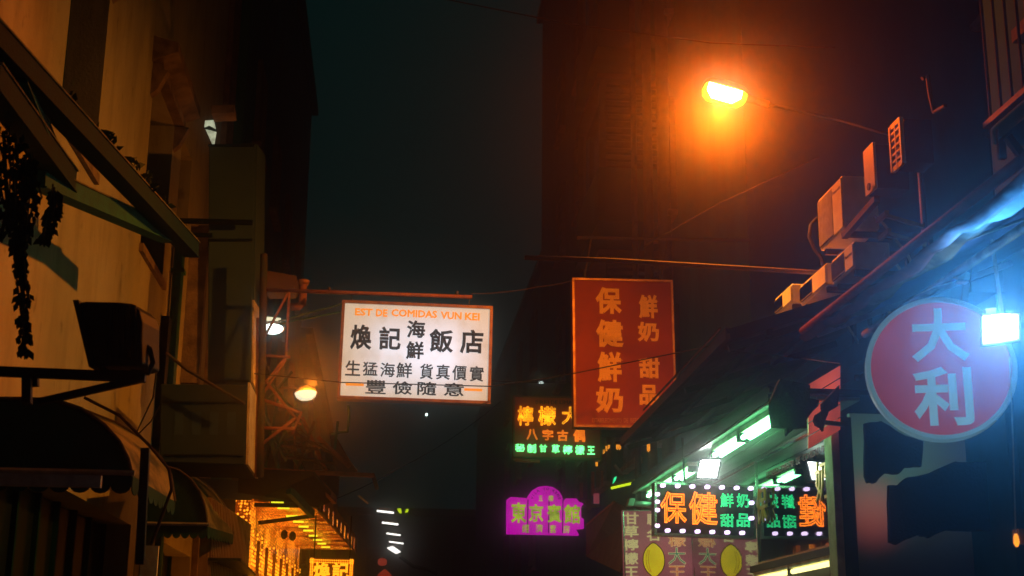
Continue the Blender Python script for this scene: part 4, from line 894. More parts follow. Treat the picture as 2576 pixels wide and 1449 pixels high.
# air conditioners
XA = 3.72
def ac_unit(label, pts, depth=0.30, grille_frac=0.62, brand=False, feet=True):
    """pts: front face corners in picture units (near top, near bottom, far top, far bottom) on the plane X = XA"""
    nt_, nb, ft, fb = [PX(u, v, XA) for u, v in pts]
    y0, y1 = (nt_.y + nb.y) / 2, (ft.y + fb.y) / 2; z1, z0 = (nt_.z + ft.z) / 2, (nb.z + fb.z) / 2
    t_ = thing('air_conditioner', label, 'air conditioner', (XA + depth / 2, (y0 + y1) / 2, z0), 'outdoor air conditioner units on the right wall')
    MB().box(XA, XA + depth, y0, y1, z0, z1).build('casing', 'ac_white', t_, bevel=0.012)
    g0 = y0 + (y1 - y0) * (1 - grille_frac); h = z1 - z0
    MB().box(XA - 0.006, XA - 0.001, g0, y1 - 0.02, z0 + 0.03, z1 - 0.03).build('grille_back', 'black_steel', t_)
    g = MB(); n = 26
    for i in range(n):
        z = z0 + 0.04 + (h - 0.08) * i / (n - 1); g.box(XA - 0.016, XA - 0.0065, g0 + 0.006, y1 - 0.026, z - 0.0055, z + 0.0055)
    g.build('grille', 'ac_grille', t_, kind='stuff')
    MB().box(XA - 0.012, XA - 0.001, y0 + 0.01, g0 - 0.006, z0 + 0.02, z1 - 0.02).build('front_cover', 'ac_white', t_)
    if brand: letter('Panasonic', t_, (XA - 0.013, (y0 + g0) / 2, z1 - 0.09), (0, -1, 0), (0, 0, 1), (g0 - y0) * 0.8, 0.028, 'ink', 'flat', 'lettering')
    MB().box(XA + 0.02, 4.495, y0 + 0.05, y0 + 0.09, z0 - 0.05, z0 - 0.003).build('bracket', 'rust_steel', t_)
    MB().box(XA + 0.02, 4.495, y1 - 0.09, y1 - 0.05, z0 - 0.05, z0 - 0.003).build('bracket', 'rust_steel', t_)
    MB().tube([(XA + depth - 0.04, y0 - 0.002, z0 + 0.12), (XA + depth, y0 - 0.10, z0 + 0.02), (4.2, y0 - 0.12, z0 - 0.25), (4.44, y0 - 0.05, 4.3)], 0.012, 6).build('pipe', 'pale_metal', t_, smooth=True)
    for yy in (y0 + 0.05, y1 - 0.09): MB().box(4.46, 4.495, yy, yy + 0.04, 4.25, z0 - 0.051).build('stand_post', 'black_steel', t_)
    return t_
ac_unit('largest air conditioner with a wide grille, lit orange above the right awning', ((2121, 443), (2123, 590), (2059, 498), (2062, 622)), brand=True)
ac_unit('second air conditioner with a narrow front just below the largest one', ((2149, 603), (2150, 683), (2093, 657), (2094, 712)), brand=True)
ac_unit('third air conditioner with a louvred front left of the sign pole end', ((2080, 664), (2080, 720), (2014, 714), (2014, 768)), grille_frac=0.5)
ac_unit('farthest and lowest air conditioner at the left end of the row', ((1991, 708), (1995, 772), (1950, 757), (1950, 786)), grille_frac=0.5)
# narrow pale panel and grille panel higher up the row
nt_, fb = PX(2195, 357, XA), PX(2177, 490, XA)
sp = thing('pipe_cover', 'narrow pale pipe cover standing right of the largest air conditioner', 'pipe cover', (XA + 0.1, (nt_.y + fb.y) / 2, fb.z))
MB().box(XA, XA + 0.02, nt_.y, fb.y, PX(2182, 491, XA).z, PX(2190, 362, XA).z).build('front_cover', 'ac_white', sp)
MB().box(XA + 0.021, XA + 0.28, nt_.y + 0.01, fb.y - 0.01, PX(2182, 491, XA).z, PX(2190, 362, XA).z - 0.02).build('box', 'black_steel', sp)  # unlit sides of the cover put into a black colour
cc = PX(2191, 470, XA); MB().lathe(cc + Vector((-0.012, 0, 0)), (-1, 0, 0), [(0, 0.03), (0.012, 0.03)], 12).build('pipe_hole', 'black_steel', sp)
a, b = PX(2262, 296, XA), PX(2241, 432, XA)
gp = thing('vent_grille', 'tall narrow grille of twelve openings near the lamp arm', 'vent grille', (XA, (a.y + b.y) / 2, b.z))
y0, y1, z0, z1 = a.y, b.y, PX(2252, 425, XA).z, PX(2251, 305, XA).z
MB().box(XA, XA + 0.03, y0, y0 + 0.025, z0, z1).build('frame', 'ac_white', gp)
MB().box(XA, XA + 0.03, y1 - 0.025, y1, z0, z1).build('frame', 'ac_white', gp)
MB().box(XA + 0.002, XA + 0.028, (y0 + y1) / 2 - 0.008, (y0 + y1) / 2 + 0.008, z0, z1).build('centre_bar', 'ac_white', gp)
for i in range(7):
    z = z0 + 0.012 + (z1 - z0 - 0.024) * i / 6
    MB().box(XA + 0.004, XA + 0.026, y0 + 0.0255, y1 - 0.0255, z - (0.02 if i in (0, 6) else 0.008), z + (0.02 if i in (0, 6) else 0.008)).build('bar', 'ac_white', gp)
MB().box(XA + 0.04, XA + 0.25, y0 + 0.01, y1 - 0.01, z0 + 0.01, z1 - 0.01).build('box', 'black_steel', gp)  # shaded sides behind the grille painted in as black
tag(MB().beam(PX(2124, 594, XA), PX(2206, 500, XA), 0.05, 0.05).build('shelf_rail', 'rust_steel'), 'rusty shelf rail running up from under the largest air conditioner', 'rail')
tag(MB().tube([P(2056, 548, 12.2), P(2040, 565, 12.2), P(2036, 595, 12.2), P(2048, 625, 12.2), P(2066, 648, 12.2), P(2070, 668, 12.2)], 0.018, 6).build('drain_hose', 'rust_steel', smooth=True), 'looping hose left of the largest air conditioner', 'hose')
for i, (u, v, lab) in enumerate(((2208, 556, 'upper'), (2214, 600, 'lower'))):
    t_ = MB(); c = PX(u, v, XA + 0.2); t_.beam(c, c + Vector((0, -0.22, 0)), 0.03, 0.04); t_.beam(c + Vector((0, -0.2, -0.02)), c + Vector((0.3, -0.2, -0.1)), 0.03, 0.03)
    tag(t_.build('wall_clip', 'orange_frame'), '%s small lit bracket right of the second air conditioner' % lab, 'bracket', 'small lit wall brackets')
tag(MB().tube([P(1320, 648, 12.0), P(1540, 655, 12.0), P(2092, 688, 12.0), P(2330, 702, 12.0)], 0.023, 8).build('sign_pole', 'rust_steel', smooth=True), 'long thin horizontal pole reaching left from the right wall above the red sign', 'pole')

# red sign
BR = Board((1439, 699), (1692, 705), (1440, 1074), 17.0)
rd = thing('red_shop_sign', 'big upright faded red sign with two columns of yellow characters', 'sign', BR.at(0.5, 1))
mb = MB(); BR.slab(mb, 0, 0, 1, 1, -0.004, -0.18); mb.build('board', 'red_board', rd)
BR.frame(rd, 'orange_frame', 0.028, 0.015, -0.19)
def c4(x, y): return 1195 + .434 * x, 566 + .434 * y
for ch_, *b in (('保', 697, 357, 852, 518), ('健', 700, 545, 862, 712), ('鮮', 708, 732, 862, 915), ('奶', 697, 935, 860, 1093), ('鮮', 948, 402, 1068, 545), ('奶', 940, 560, 1068, 680), ('甜', 948, 768, 1072, 890), ('品', 952, 925, 1065, 1045)):
    put(BR, rd, c4, ch_, *b, 'red_letter', 'brush', proud=0.0)
for wd_, x0, x1 in (('ESTABELECIMENTO', 677, 852), ('DE', 862, 888), ('BEBIDAS', 900, 990)): put(BR, rd, c4, wd_, x0, 1119, x1, 1146, 'red_small_letter', 'latin', proud=0.0, name='word')
for a in (0.12, 0.88):
    q = BR.at(a, 0); MB().tube([q, q + Vector((0.1, 0, 0.55))], 0.012, 5).build('hanger', 'rust_steel', rd)
MB().tube([BR.at(0.05, -0.28), Vector((4.59, 17.0, BR.at(1, -0.30).z))], 0.022, 7).build('boom', 'rust_steel', rd)

# lemon drink neon sign beyond it
BL = Board((1291, 995), (1512, 1000), (1286, 1152), 22.0)
ln = thing('neon_sign', 'neon sign with yellow, amber and green rows of characters partly behind the red sign', 'sign', BL.at(0.5, 1))
mb = MB(); BL.slab(mb, 0, 0, 1, 1, 0, -0.12); mb.build('board', 'red_board', ln)
BL.frame(ln, 'rust_steel', 0.025, 0.012, -0.14)
for wd_, x0, x1 in (('O', 350, 366), ('REI', 374, 428), ('DE', 440, 478), ('LIMAO', 490, 590)): put(BL, ln, c4, wd_, x0, 1017, x1, 1040, 'ink', 'latin', name='word')
for ch_, *b in (('檸', 245, 1050, 338, 1165), ('檬', 365, 1052, 468, 1165), ('大', 500, 1055, 600, 1160)): put(BL, ln, c4, ch_, *b, 'neon_yellow', 'neon', proud=0.03)
for ch_, *b in (('八', 298, 1185, 362, 1247), ('字', 390, 1187, 452, 1250), ('古', 476, 1190, 538, 1254), ('偶', 568, 1188, 637, 1258)): put(BL, ln, c4, ch_, *b, 'neon_amber', 'neon', proud=0.03)
for ch_, *b in (('秘', 232, 1270, 287, 1315), ('制', 302, 1272, 352, 1322), ('甘', 372, 1275, 416, 1318), ('草', 444, 1275, 488, 1326), ('檸', 508, 1278, 562, 1330), ('檬', 580, 1280, 632, 1332), ('王', 650, 1284, 692, 1332)): put(BL, ln, c4, ch_, *b, 'neon_green_far', 'neon', proud=0.03)
MB().tube([BL.at(0.02, 1.03), BL.at(0.3, 1.05)], 0.03, 6).build('end_cap', 'orange_steel', ln)
MB().tube([BL.at(1, 0.2), Vector((4.59, 22.05, BL.at(1, 0.2).z))], 0.025, 6).build('arm', 'rust_steel', ln)

# magenta guest house sign
YP = 30.0
def c5(x, y): return 1258 + .2441 * x, 1100.6 + .2441 * y
out = [(70, 640), (110, 612), (280, 625), (292, 598), (330, 545), (395, 508), (470, 498), (545, 510), (605, 550), (640, 605), (650, 655), (680, 627), (790, 628), (812, 660), (860, 682), (836, 720), (836, 822), (862, 840), (865, 935), (780, 942), (815, 1005), (70, 990)]
pq = [P(*c5(x, y), YP) for x, y in out]
pu = thing('lightbox_sign', 'magenta lit sign with a round arched top and lime characters', 'sign', P(*c5(450, 1000), YP))
MB().prism(pq, (0, 0.2, 0)).build('box', 'purple', pu)
for x in (287, 505, 648): MB().beam(P(*c5(x, 640), YP - 0.005), P(*c5(x - 5, 985), YP - 0.005), 0.02, 0.02, up=(0, 1, 0)).build('seam', 'purple_seam', pu)
BP = Board(c5(70, 498), c5(865, 505), c5(70, 1000), YP)
for ch_, *b in (('東', 110, 672, 270, 880), ('京', 295, 687, 445, 870), ('賓', 480, 690, 635, 878), ('館', 655, 690, 825, 888)): put(BP, pu, c5, ch_, *b, 'lime_letter', 'heavy', proud=0.03)
for ch_, *b in (('經', 225, 895, 300, 980), ('濟', 365, 893, 440, 980), ('套', 508, 900, 580, 985), ('房', 650, 905, 715, 987), ('五', 395, 600, 440, 656), ('樓', 495, 598, 550, 658)): put(BP, pu, c5, ch_, *b, 'lime_letter', 'bold', proud=0.02)
cx_, cy_, rr = 470, 660, 130
for i, ch_ in enumerate('VILA TO KENG'):
    if ch_ == ' ': continue
    a = R(164 - i * 13.5); c = P(*c5(cx_ + rr * 1.12 * math.cos(a), cy_ - rr * math.sin(a)), YP); k = scale_at(c) * .2441
    rot = Matrix.Rotation(-(a - math.pi / 2), 3, 'Y'); letter(ch_, pu, c, rot @ BP.x, rot @ BP.u, None, 26 * k, 'purple_seam', 'latin', 'character', 0.02)
MB().tube([P(*c5(860, 700), YP + 0.1), Vector((4.79, YP + 0.1, P(*c5(860, 700), YP).z))], 0.04, 6).build('arm', 'rust_steel', pu)

# ------------------------------------------------------------------ dessert shop: mirrored fascia, neon sign, soffit
XF = 3.60
fa = thing('mirrored_fascia', 'black mirror fascia along the dessert shop reflecting the neon sign', 'shop fascia', (XF, 13, 2))
ye = [10.92, 13.40, 16.45]
MB().box(XF, XF + 0.05, ye[0], ye[1] - 0.012, 2.54, 3.515).build('mirror_panel', 'mirror', fa)
MB().box(XF, XF + 0.05, ye[1] + 0.012, ye[2], 1.6, 3.515).build('mirror_panel', 'mirror', fa)
MB().box(XF - 0.012, XF + 0.05, ye[1] - 0.0115, ye[1] + 0.0115, 1.6, 3.515).build('trim', 'chrome', fa)
MB().box(XF - 0.02, XF + 0.05, ye[0], ye[1] - 0.013, 2.505, 2.538).build('trim', 'chrome', fa)
MB().box(XF - 0.02, XF + 0.05, ye[0], ye[2], 3.518, 3.55).build('trim', 'chrome', fa)
MB().box(XF + 0.052, XF + 0.8, ye[0], ye[2], 1.6, 3.54).build('backing', 'black_steel', fa)
MB().box(XF - 0.10, XF + 0.05, ye[0], ye[1] - 0.013, 2.44, 2.50).build('lower_ledge', 'black_steel', fa)
for i, (ch_, yc) in enumerate((('保', 13.1), ('奶', 11.2))):
    letter(ch_, fa, (XF - 0.04, yc, 3.06), (0, -1, 0), (0, 0, 1), 0.36, 0.34, 'gold_letter', 'raised', 'raised_character')
for wd_, y0, y1 in (('ESTABELECIMENTO', 13.0, 12.1), ('DE', 12.02, 11.9), ('COMIDAS', 11.82, 11.36), ('PON', 11.28, 11.08)): letter(wd_, fa, (XF - 0.008, (y0 + y1) / 2, 3.33), (0, -1, 0), (0, 0, 1), y0 - y1, 0.06, 'red_print', 'flat', 'word')
tag(MB().box(XF + 0.06, XF + 0.9, ye[0], ye[2], 0.12, 1.59).build('shop_counter', 'panel_grey'), 'grey counter front of the dessert shop under the mirrored fascia', 'counter')
# neon box sign
BN = Board((1646, 1212), (1899, 1222), (1642, 1346), 13.4)
nn = thing('neon_box_sign', 'black neon sign box edged with violet bulbs, orange and green characters', 'sign', BN.at(0.5, 1))
mb = MB(); BN.slab(mb, 0.01, 0.01, 0.99, 0.99, -0.03, -0.14); mb.build('board', 'neon_board', nn)
BN.frame(nn, 'chrome', 0.022, 0.02, -0.15)
def ca(x, y): return 1509 + .3056 * x, 1006 + .3056 * y
for ch_, *b in (('保', 495, 758, 716, 1015), ('健', 730, 758, 970, 1030)): put(BN, nn, ca, ch_, *b, 'neon_orange', 'neon', proud=0.01)
for ch_, *b in (('鮮', 988, 770, 1100, 886), ('奶', 1122, 772, 1230, 888), ('甜', 988, 940, 1103, 1046), ('品', 1124, 937, 1233, 1046)): put(BN, nn, ca, ch_, *b, 'neon_green', 'neon', proud=0.01)
pts = [(x, 705 + (x - 518) * 0.033) for x in (518, 640, 760, 883, 1003, 1124, 1240)] + [(x, 1076 + (x - 557) * 0.032) for x in (557, 680, 803, 924, 1047, 1170)] + [(470, 778), (470, 840), (470, 908), (470, 1037), (1246, 848), (1246, 975)]
for x, y in pts:
    c = P(*ca(x, y), 13.4) - Vector((0, 0.0, 0)); k = scale_at(c) * .3056
    MB().box(c.x - 20 * k, c.x + 20 * k, 13.36, 13.425, c.z - 15 * k, c.z + 15 * k).build('bulb', 'marquee', nn, bevel=0.012)
MB().tube([BN.at(0.3, 0) , BN.at(0.3, 0) + Vector((0, 0.05, 0.45))], 0.012, 5).build('hanger', 'black_steel', nn)
# mauve lemon drink panel further along, below
YM = 16.4
BM = Board(ca(188, 905), ca(752, 905), ca(160, 1540), YM)
lm = thing('lemon_sign', 'mauve upright sign with cream characters and a yellow lemon under the neon box', 'sign', BM.at(0.5, 1))
mb = MB(); BM.slab(mb, 0, 0, 1, 1, 0, -0.10); mb.build('board', 'lemon_board', lm)
BM.frame(lm, 'chrome', 0.012, 0.004, -0.105)
for ch_, *b in (('甘', 197, 927, 322, 1025), ('草', 195, 1035, 320, 1130), ('檸', 192, 1145, 320, 1240), ('檬', 195, 1257, 318, 1355), ('王', 195, 1372, 320, 1462), ('馳', 385, 935, 490, 1030), ('名', 382, 1062, 490, 1160)): put(BM, lm, ca, ch_, *b, 'cream_paint', 'heavy', proud=0.0)
for ch_, mt, *b in (('檸', 'orange_paint', 565, 985, 705, 1095), ('檬', 'orange_paint', 565, 1108, 705, 1205), ('大', 'teal_paint', 562, 1218, 706, 1352), ('王', 'orange_paint', 565, 1368, 706, 1465)):
    put(BM, lm, ca, ch_, *b, mt, 'heavy', proud=0.0); put(BM, lm, ca, ch_, b[0] - 5, b[1] - 4, b[2] + 5, b[3] + 4, 'cream_paint', 'outline', proud=0.004)
c = P(*ca(443, 1318), YM); k = scale_at(c) * .3056
lem = []
for i in range(40):
    a = 2 * math.pi * i / 40; x_, z_ = math.cos(a), math.sin(a); tipb = 1 + 0.10 * max(0, abs(z_) - 0.9) * 10 
    lem.append(c + BM.x * (x_ * 90 * k) + BM.u * (z_ * 126 * k * tipb))
MB().prism([p + BM.n * 0.002 for p in lem], BM.n * 0.012).build('lemon', 'yellow_paint', lm)
MB().tube([p + BM.n * 0.014 for p in lem] + [lem[0] + BM.n * 0.014], 0.005, 4).build('lemon_outline', 'ink', lm)
for f0 in (0.72, 0.5):
    MB().tube([c + BM.n * 0.016 + BM.x * (-90 * k * f0 * math.cos(t_)) + BM.u * (112 * k * math.sin(t_)) for t_ in [R(-60 + i * 12) for i in range(10)]], 0.003, 4).build('lemon_shading_line', 'gold_letter', lm)
tag(MB().tube([P(1750, 1356, 16.3), P(1747, 1560, 16.3)], 0.014, 6).build('chrome_post', 'chrome'), 'thin chrome post at the right edge of the mauve lemon sign', 'post')
# soffit planks over the fascia
so = thing('plank_soffit', 'planked soffit with fluorescent tubes over the mirrored fascia', 'soffit', (3.25, 13, 3.55))
for i in range(6):
    x0 = 2.92 + i * 0.115
    MB().box(x0, x0 + 0.108, 10.3, 16.4, 3.56 + 0.004 * (i % 2), 3.59).build('plank', 'plank', so)
MB().box(2.88, 2.915, 10.3, 16.4, 3.545, 3.66).build('edge_board', 'black_steel', so)
MB().box(2.895, 2.93, 10.3, 16.4, 3.53, 3.5445).build('edge_trim', 'plank', so)
MB().box(2.88, 4.49, 10.25, 16.45, 3.60, 3.64).build('deck', 'black_steel', so)
for i, (y0, y1, lab) in enumerate(((10.6, 11.68, 'nearest'), (11.74, 12.74, 'second'), (13.75, 14.5, 'third'), (14.56, 15.3, 'fourth'), (15.36, 16.1, 'farthest'))):
    t_ = thing('fluorescent_lamp', 'white fluorescent lamp under the planked soffit, %s of the row' % lab, 'lamp', (3.05, (y0 + y1) / 2, 3.45), 'fluorescent lamps under the soffit')
    for k in (-0.03, 0.03):
        MB().tube([(3.05 + k, y0 + 0.05, 3.475), (3.05 + k, y1 - 0.05, 3.47)], 0.022, 8).build('tube', 'tube_white', t_)
    MB().box(3.0, 3.10, y0 + 0.02, y1 - 0.02, 3.51, 3.555).build('batten', 'pale_metal', t_)
    for y in (y0, y1 - 0.05): MB().box(3.0, 3.10, y, y + 0.05, 3.45, 3.509).build('end_cap', 'black_steel', t_)
wf = thing('floodlight', 'lit white square floodlight hanging over the neon box sign', 'floodlight', P(1783, 1200, 13.1))
q = pxpoly([(1764, 1158), (1811, 1156), (1802, 1201), (1755, 1200)], 13.1)
MB().prism(q, (0, 0.015, 0)).build('glass', 'flood_white', wf)
q2 = pxpoly([(1760, 1152), (1816, 1150), (1807, 1207), (1750, 1206)], 13.118)
MB().prism(q2, (0.02, 0.08, 0)).build('housing', 'black_steel', wf)
MB().tube([P(1786, 1152, 13.16), Vector((P(1786, 1152, 13.16).x, 13.16, 3.55))], 0.014, 6).build('stem', 'black_steel', wf)
def spot(name, loc, to, color, power, angle, blend, size, parent):
    l = bpy.data.lights.new(name, 'SPOT'); l.color = color; l.energy = power; l.spot_size = R(angle); l.spot_blend = blend; l.shadow_soft_size = size
    o = bpy.data.objects.new(name, l); col.objects.link(o); o.location = Vector(loc) - wloc(parent); o.parent = parent
    o.rotation_euler = (Vector(to) - Vector(loc)).to_track_quat('-Z', 'Y').to_euler(); return o
spot('street_lamp_light', LAMP_AT, LAMP_AT + Vector((-0.6, 0.25, -1)), (1.0, 0.26, 0.016), 1060, 168, 0.75, 0.07, sl)
spot('lamp_glow', LAMP_AT, LAMP_AT + Vector((-0.25, -1, -0.4)), (1.0, 0.11, 0.001), 560, 140, 0.4, 0.07, sl)
spot('floodlight_light', P(1783, 1180, 13.04), Vector((2.0, 8, 1.5)), (0.9, 1.0, 0.92), 9, 150, 0.6, 0.06, wf)
# lower tubes under the fascia
for i, (y0, y1, lab) in enumerate(((10.95, 12.1, 'nearer'), (12.14, 13.3, 'farther'))):
    t_ = thing('counter_lamp', '%s yellowish fluorescent lamp below the mirrored fascia' % lab, 'lamp', (3.52, (y0 + y1) / 2, 2.36), 'fluorescent lamps below the fascia')
    MB().tube([(3.535, y0 + 0.03, 2.375), (3.535, y1 - 0.03, 2.375)], 0.022, 8).build('tube', 'tube_warm', t_)
    MB().box(3.51, 3.57, y0, y1, 2.402, 2.438).build('batten', 'pale_metal', t_)
    for y in (y0, y1 - 0.03): MB().box(3.515, 3.56, y, y + 0.028, 2.35, 2.4015).build('end_cap', 'black_steel', t_)
# corrugated awning above
ca_ = thing('corrugated_awning', 'dark corrugated awning covering the lower corner of the red sign', 'awning', (3.4, 14, 4.2))
NY, x_a, x_b = 110, 2.89, 4.48
mb = MB(); vs = []
for i in range(NY + 1):
    y = 11.5 + 5.4 * i / NY; dz = 0.022 * (1 if (i // 1) % 2 else -1)
    for x_ in (x_a, x_b):
        z = 4.33 + (x_ - x_a) * 0.32 - (y - 11.5) * 0.02 + dz; vs.append((x_, y, z))
mb.add(vs + [(a, b, c_ + 0.006) for a, b, c_ in vs], [(2 * i, 2 * i + 1, 2 * i + 3, 2 * i + 2) for i in range(NY)] + [(2 * (NY + 1) + 2 * i, 2 * (NY + 1) + 2 * i + 2, 2 * (NY + 1) + 2 * i + 3, 2 * (NY + 1) + 2 * i + 1) for i in range(NY)])
mb.build('sheet', 'corrugated', ca_)
MB().beam((2.87, 11.45, 4.34), (2.87, 16.95, 4.23), 0.04, 0.10).build('edge_beam', 'brown_roof', ca_)
MB().beam((2.84, 11.6, 4.42), (2.84, 15.3, 4.345), 0.015, 0.015).build('edge_trim', 'rust_steel', ca_)
MB().beam((2.87, 11.465, 4.325), (4.48, 11.465, 4.87), 0.03, 0.10).build('end_board', 'black_steel', ca_)
for x_ in (3.25, 3.8):
    MB().beam((x_, 11.5, 4.26 + (x_ - x_a) * 0.32), (x_, 16.9, 4.155 + (x_ - x_a) * 0.32), 0.05, 0.06).build('purlin', 'black_steel', ca_)
for y in (11.6, 13.4, 15.2, 16.8):
    MB().beam((2.91, y, 4.24 - (y - 11.5) * 0.02), (4.47, y, 4.24 + 0.53 - (y - 11.5) * 0.02), 0.05, 0.06).build('rafter', 'black_steel', ca_)
# pale side panel, post and dark ragged shapes
sdp = thing('side_panel', 'dimly glowing grey green side panel with a red glow below the round red sign', 'panel', (4.2, 10.5, 0.12))
MB().box(3.58, 5.4, 10.50, 10.56, 0.12, 3.50).build('sheet', 'glow_panel', sdp)
MB().box(3.40, 3.46, 10.42, 10.60, 0.12, 3.52).build('post', 'pale_metal', sdp)
MB().box(3.462, 3.578, 10.46, 10.58, 0.12, 3.46).build('frame', 'black_steel', sdp)
def c2(x, y): return 2012.5 + .5658 * x, 629 + .5658 * y
def cloth(label, pts, Y, conv, name='dark_shape'):
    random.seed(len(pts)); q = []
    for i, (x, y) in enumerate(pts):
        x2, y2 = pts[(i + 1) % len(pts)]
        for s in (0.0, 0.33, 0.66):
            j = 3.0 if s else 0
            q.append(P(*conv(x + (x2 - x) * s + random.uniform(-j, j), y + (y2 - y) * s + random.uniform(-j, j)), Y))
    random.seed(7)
    return tag(MB().prism(q, (0, 0.05, 0)).build(name, 'rough_black'), label, 'cloth')
cloth('upper ragged black shape before the grey side panel', [(290, 770), (292, 1005), (305, 1035), (340, 1033), (380, 990), (440, 995), (470, 965), (540, 963), (548, 850), (470, 826), (360, 760)], 10.1, c2)  # flat black slab with a ragged outline
cloth('lower wide ragged black shape before the grey side panel', [(397, 1045), (440, 1045), (480, 1010), (580, 990), (690, 940), (760, 945), (830, 938), (925, 930), (1010, 940), (1010, 1240), (760, 1250), (655, 1245), (575, 1280), (530, 1265), (430, 1310), (400, 1300)], 10.15, c2)
def c6(x, y): return 1572 + .2603 * x, 786 + .2603 * y
cloth('black ragged flap hanging in front of the fluorescent lamps', [(1405, 860), (1408, 960), (1425, 1105), (1560, 1115), (1565, 1190), (1640, 1120), (1760, 1115), (1755, 1040), (1800, 975), (1870, 905), (1880, 850), (1790, 830), (1790, 700), (1500, 640)], 9.9, c6)
cloth('narrow black ragged flap beside the pale post under the round sign awning', [(1905, 880), (1915, 940), (1850, 985), (1835, 1040), (1850, 1085), (1900, 1110), (1920, 1145), (1938, 1050), (1970, 960), (2060, 905), (2075, 700), (1990, 790)], 9.85, c6)
tag(MB().beam(P(2068, 1062, 9.9), P(2122, 1068, 10.3), 0.03, 0.03).build('short_arm', 'black_steel'), 'short black arm sticking out left of the pale post', 'bracket')

rb_ = thing('red_spill_boards', 'added boards with painted red light spill between the ragged black flaps', 'boards', P(2075, 1065, 10.36))  # added boards; red spill from an unseen neon put into their emission
for i in range(5):
    v0 = 905 + i * 33
    MB().prism(pxpoly([(2034, v0 + 62), (2114, v0 + 14), (2114, v0 + 44), (2034, v0 + 92)], 10.36 + 0.004 * (i % 2)), (0, 0.02, 0)).build('board', 'red_spill', rb_)
# near awning of the round-sign shop
na = thing('striped_awning', 'striped tarpaulin awning lit blue at the right edge above the round sign', 'awning', (3.5, 7.5, 3.9))
random.seed(21)
def strip(name, mat, x0, x1, y0, y1, slope, sagz=0.03):
    mb = MB(); n = 26; vs = []
    for i in range(n + 1):
        y = y0 + (y1 - y0) * i / n; wob = 0.025 * math.sin(i * 1.1) + 0.018 * math.sin(i * 2.7 + 1)
        for j in range(4):
            x_ = x0 + (x1 - x0) * j / 3; vs.append(Vector((x_, y, 3.90 + (x_ - 3.0) * slope + wob * (1 - abs(j - 1.5) / 3) - sagz * math.sin(math.pi * j / 3) - 0.05 * math.sin(math.pi * i / n))))
    N = len(vs); fs = []
    for i in range(n):
        for j in range(3):
            c = i * 4 + j; fs += [(c, c + 1, c + 5, c + 4), (N + c, N + c + 4, N + c + 5, N + c + 1)]
    mb.add(vs + [v + Vector((0, 0, 0.012)) for v in vs], fs); return mb.build(name, mat, na, smooth=True)
strip('red_stripe', 'tarp_red', 2.93, 3.06, 4.5, 9.6, 0.4, 0.05)
strip('white_stripe', 'tarp_white', 3.062, 3.26, 4.5, 9.6, 0.4, 0.05)
strip('blue_stripe', 'tarp_blue', 3.262, 4.45, 4.5, 9.6, 0.4, 0.02)
MB().tube([(2.96, 4.5, 3.93), (2.96, 9.6, 3.93)], 0.03, 8).build('front_roll', 'tarp_red', na, smooth=True)
MB().tube([(3.42, 4.5, 3.92), (3.42, 9.6, 3.92)], 0.028, 8).build('rail', 'tarp_white', na, smooth=True)
for y in (5.4, 7.3, 9.4): MB().beam((3.0, y, 3.86), (4.48, y, 4.44), 0.03, 0.04).build('rafter', 'grey_steel', na)
random.seed(7)
# round sign
c = P(2366, 926, 8.2); k = scale_at(c); r_ = 184 * k
ro = thing('round_sign', 'round red sign with two blue lit characters and a silver rim', 'sign', c - Vector((0, 0, r_)))
nrm_ = Vector((-0.30, -1, 0)).normalized()
MB().lathe(c, -nrm_, [(0, r_ - 13 * k), (0.01, r_ - 13 * k), (0.075, r_ - 13 * k)], 72).build('face', 'disc_red', ro)
mb = MB(); n = 72; ex_ = Vector((1, -0.30, 0)).normalized(); vs = []
for j in range(n):
    a = 2 * math.pi * j / n; d = ex_ * math.cos(a) + up * math.sin(a)
    for rad, dz in ((r_ - 14 * k, 0.012), (r_ - 12 * k, 0.022), (r_ - 3 * k, 0.022), (r_, 0.0), (r_, -0.08), (r_ - 14 * k, -0.08)): vs.append(c + d * rad + nrm_ * dz)
mb.add(vs, [(j * 6 + q, ((j + 1) % n) * 6 + q, ((j + 1) % n) * 6 + (q + 1) % 6, j * 6 + (q + 1) % 6) for j in range(n) for q in range(6)]); mb.build('rim', 'disc_rim', ro, smooth=False)
for ch_, x0, y0, x1, y1 in (('大', 495, 255, 742, 500), ('利', 510, 518, 762, 782)):
    (ua, va), (ub, vb) = c2(x0, y0), c2(x1, y1); q = P((ua + ub) / 2, (va + vb) / 2, 8.2); q = q - nrm_ * ((q - c).dot(nrm_))
    letter(ch_, ro, q, ex_, up, (ub - ua) * k, (vb - va) * k, 'disc_letter', 'heavy', 'character', 0.004)
MB().beam(c + Vector((r_ * 0.5, 0.18, r_ * 0.7)), c + Vector((r_ * 0.5 + 0.1, 0.18, r_ + 0.35)), 0.04, 0.03, up=(0, 1, 0)).build('bracket', 'black_steel', ro)
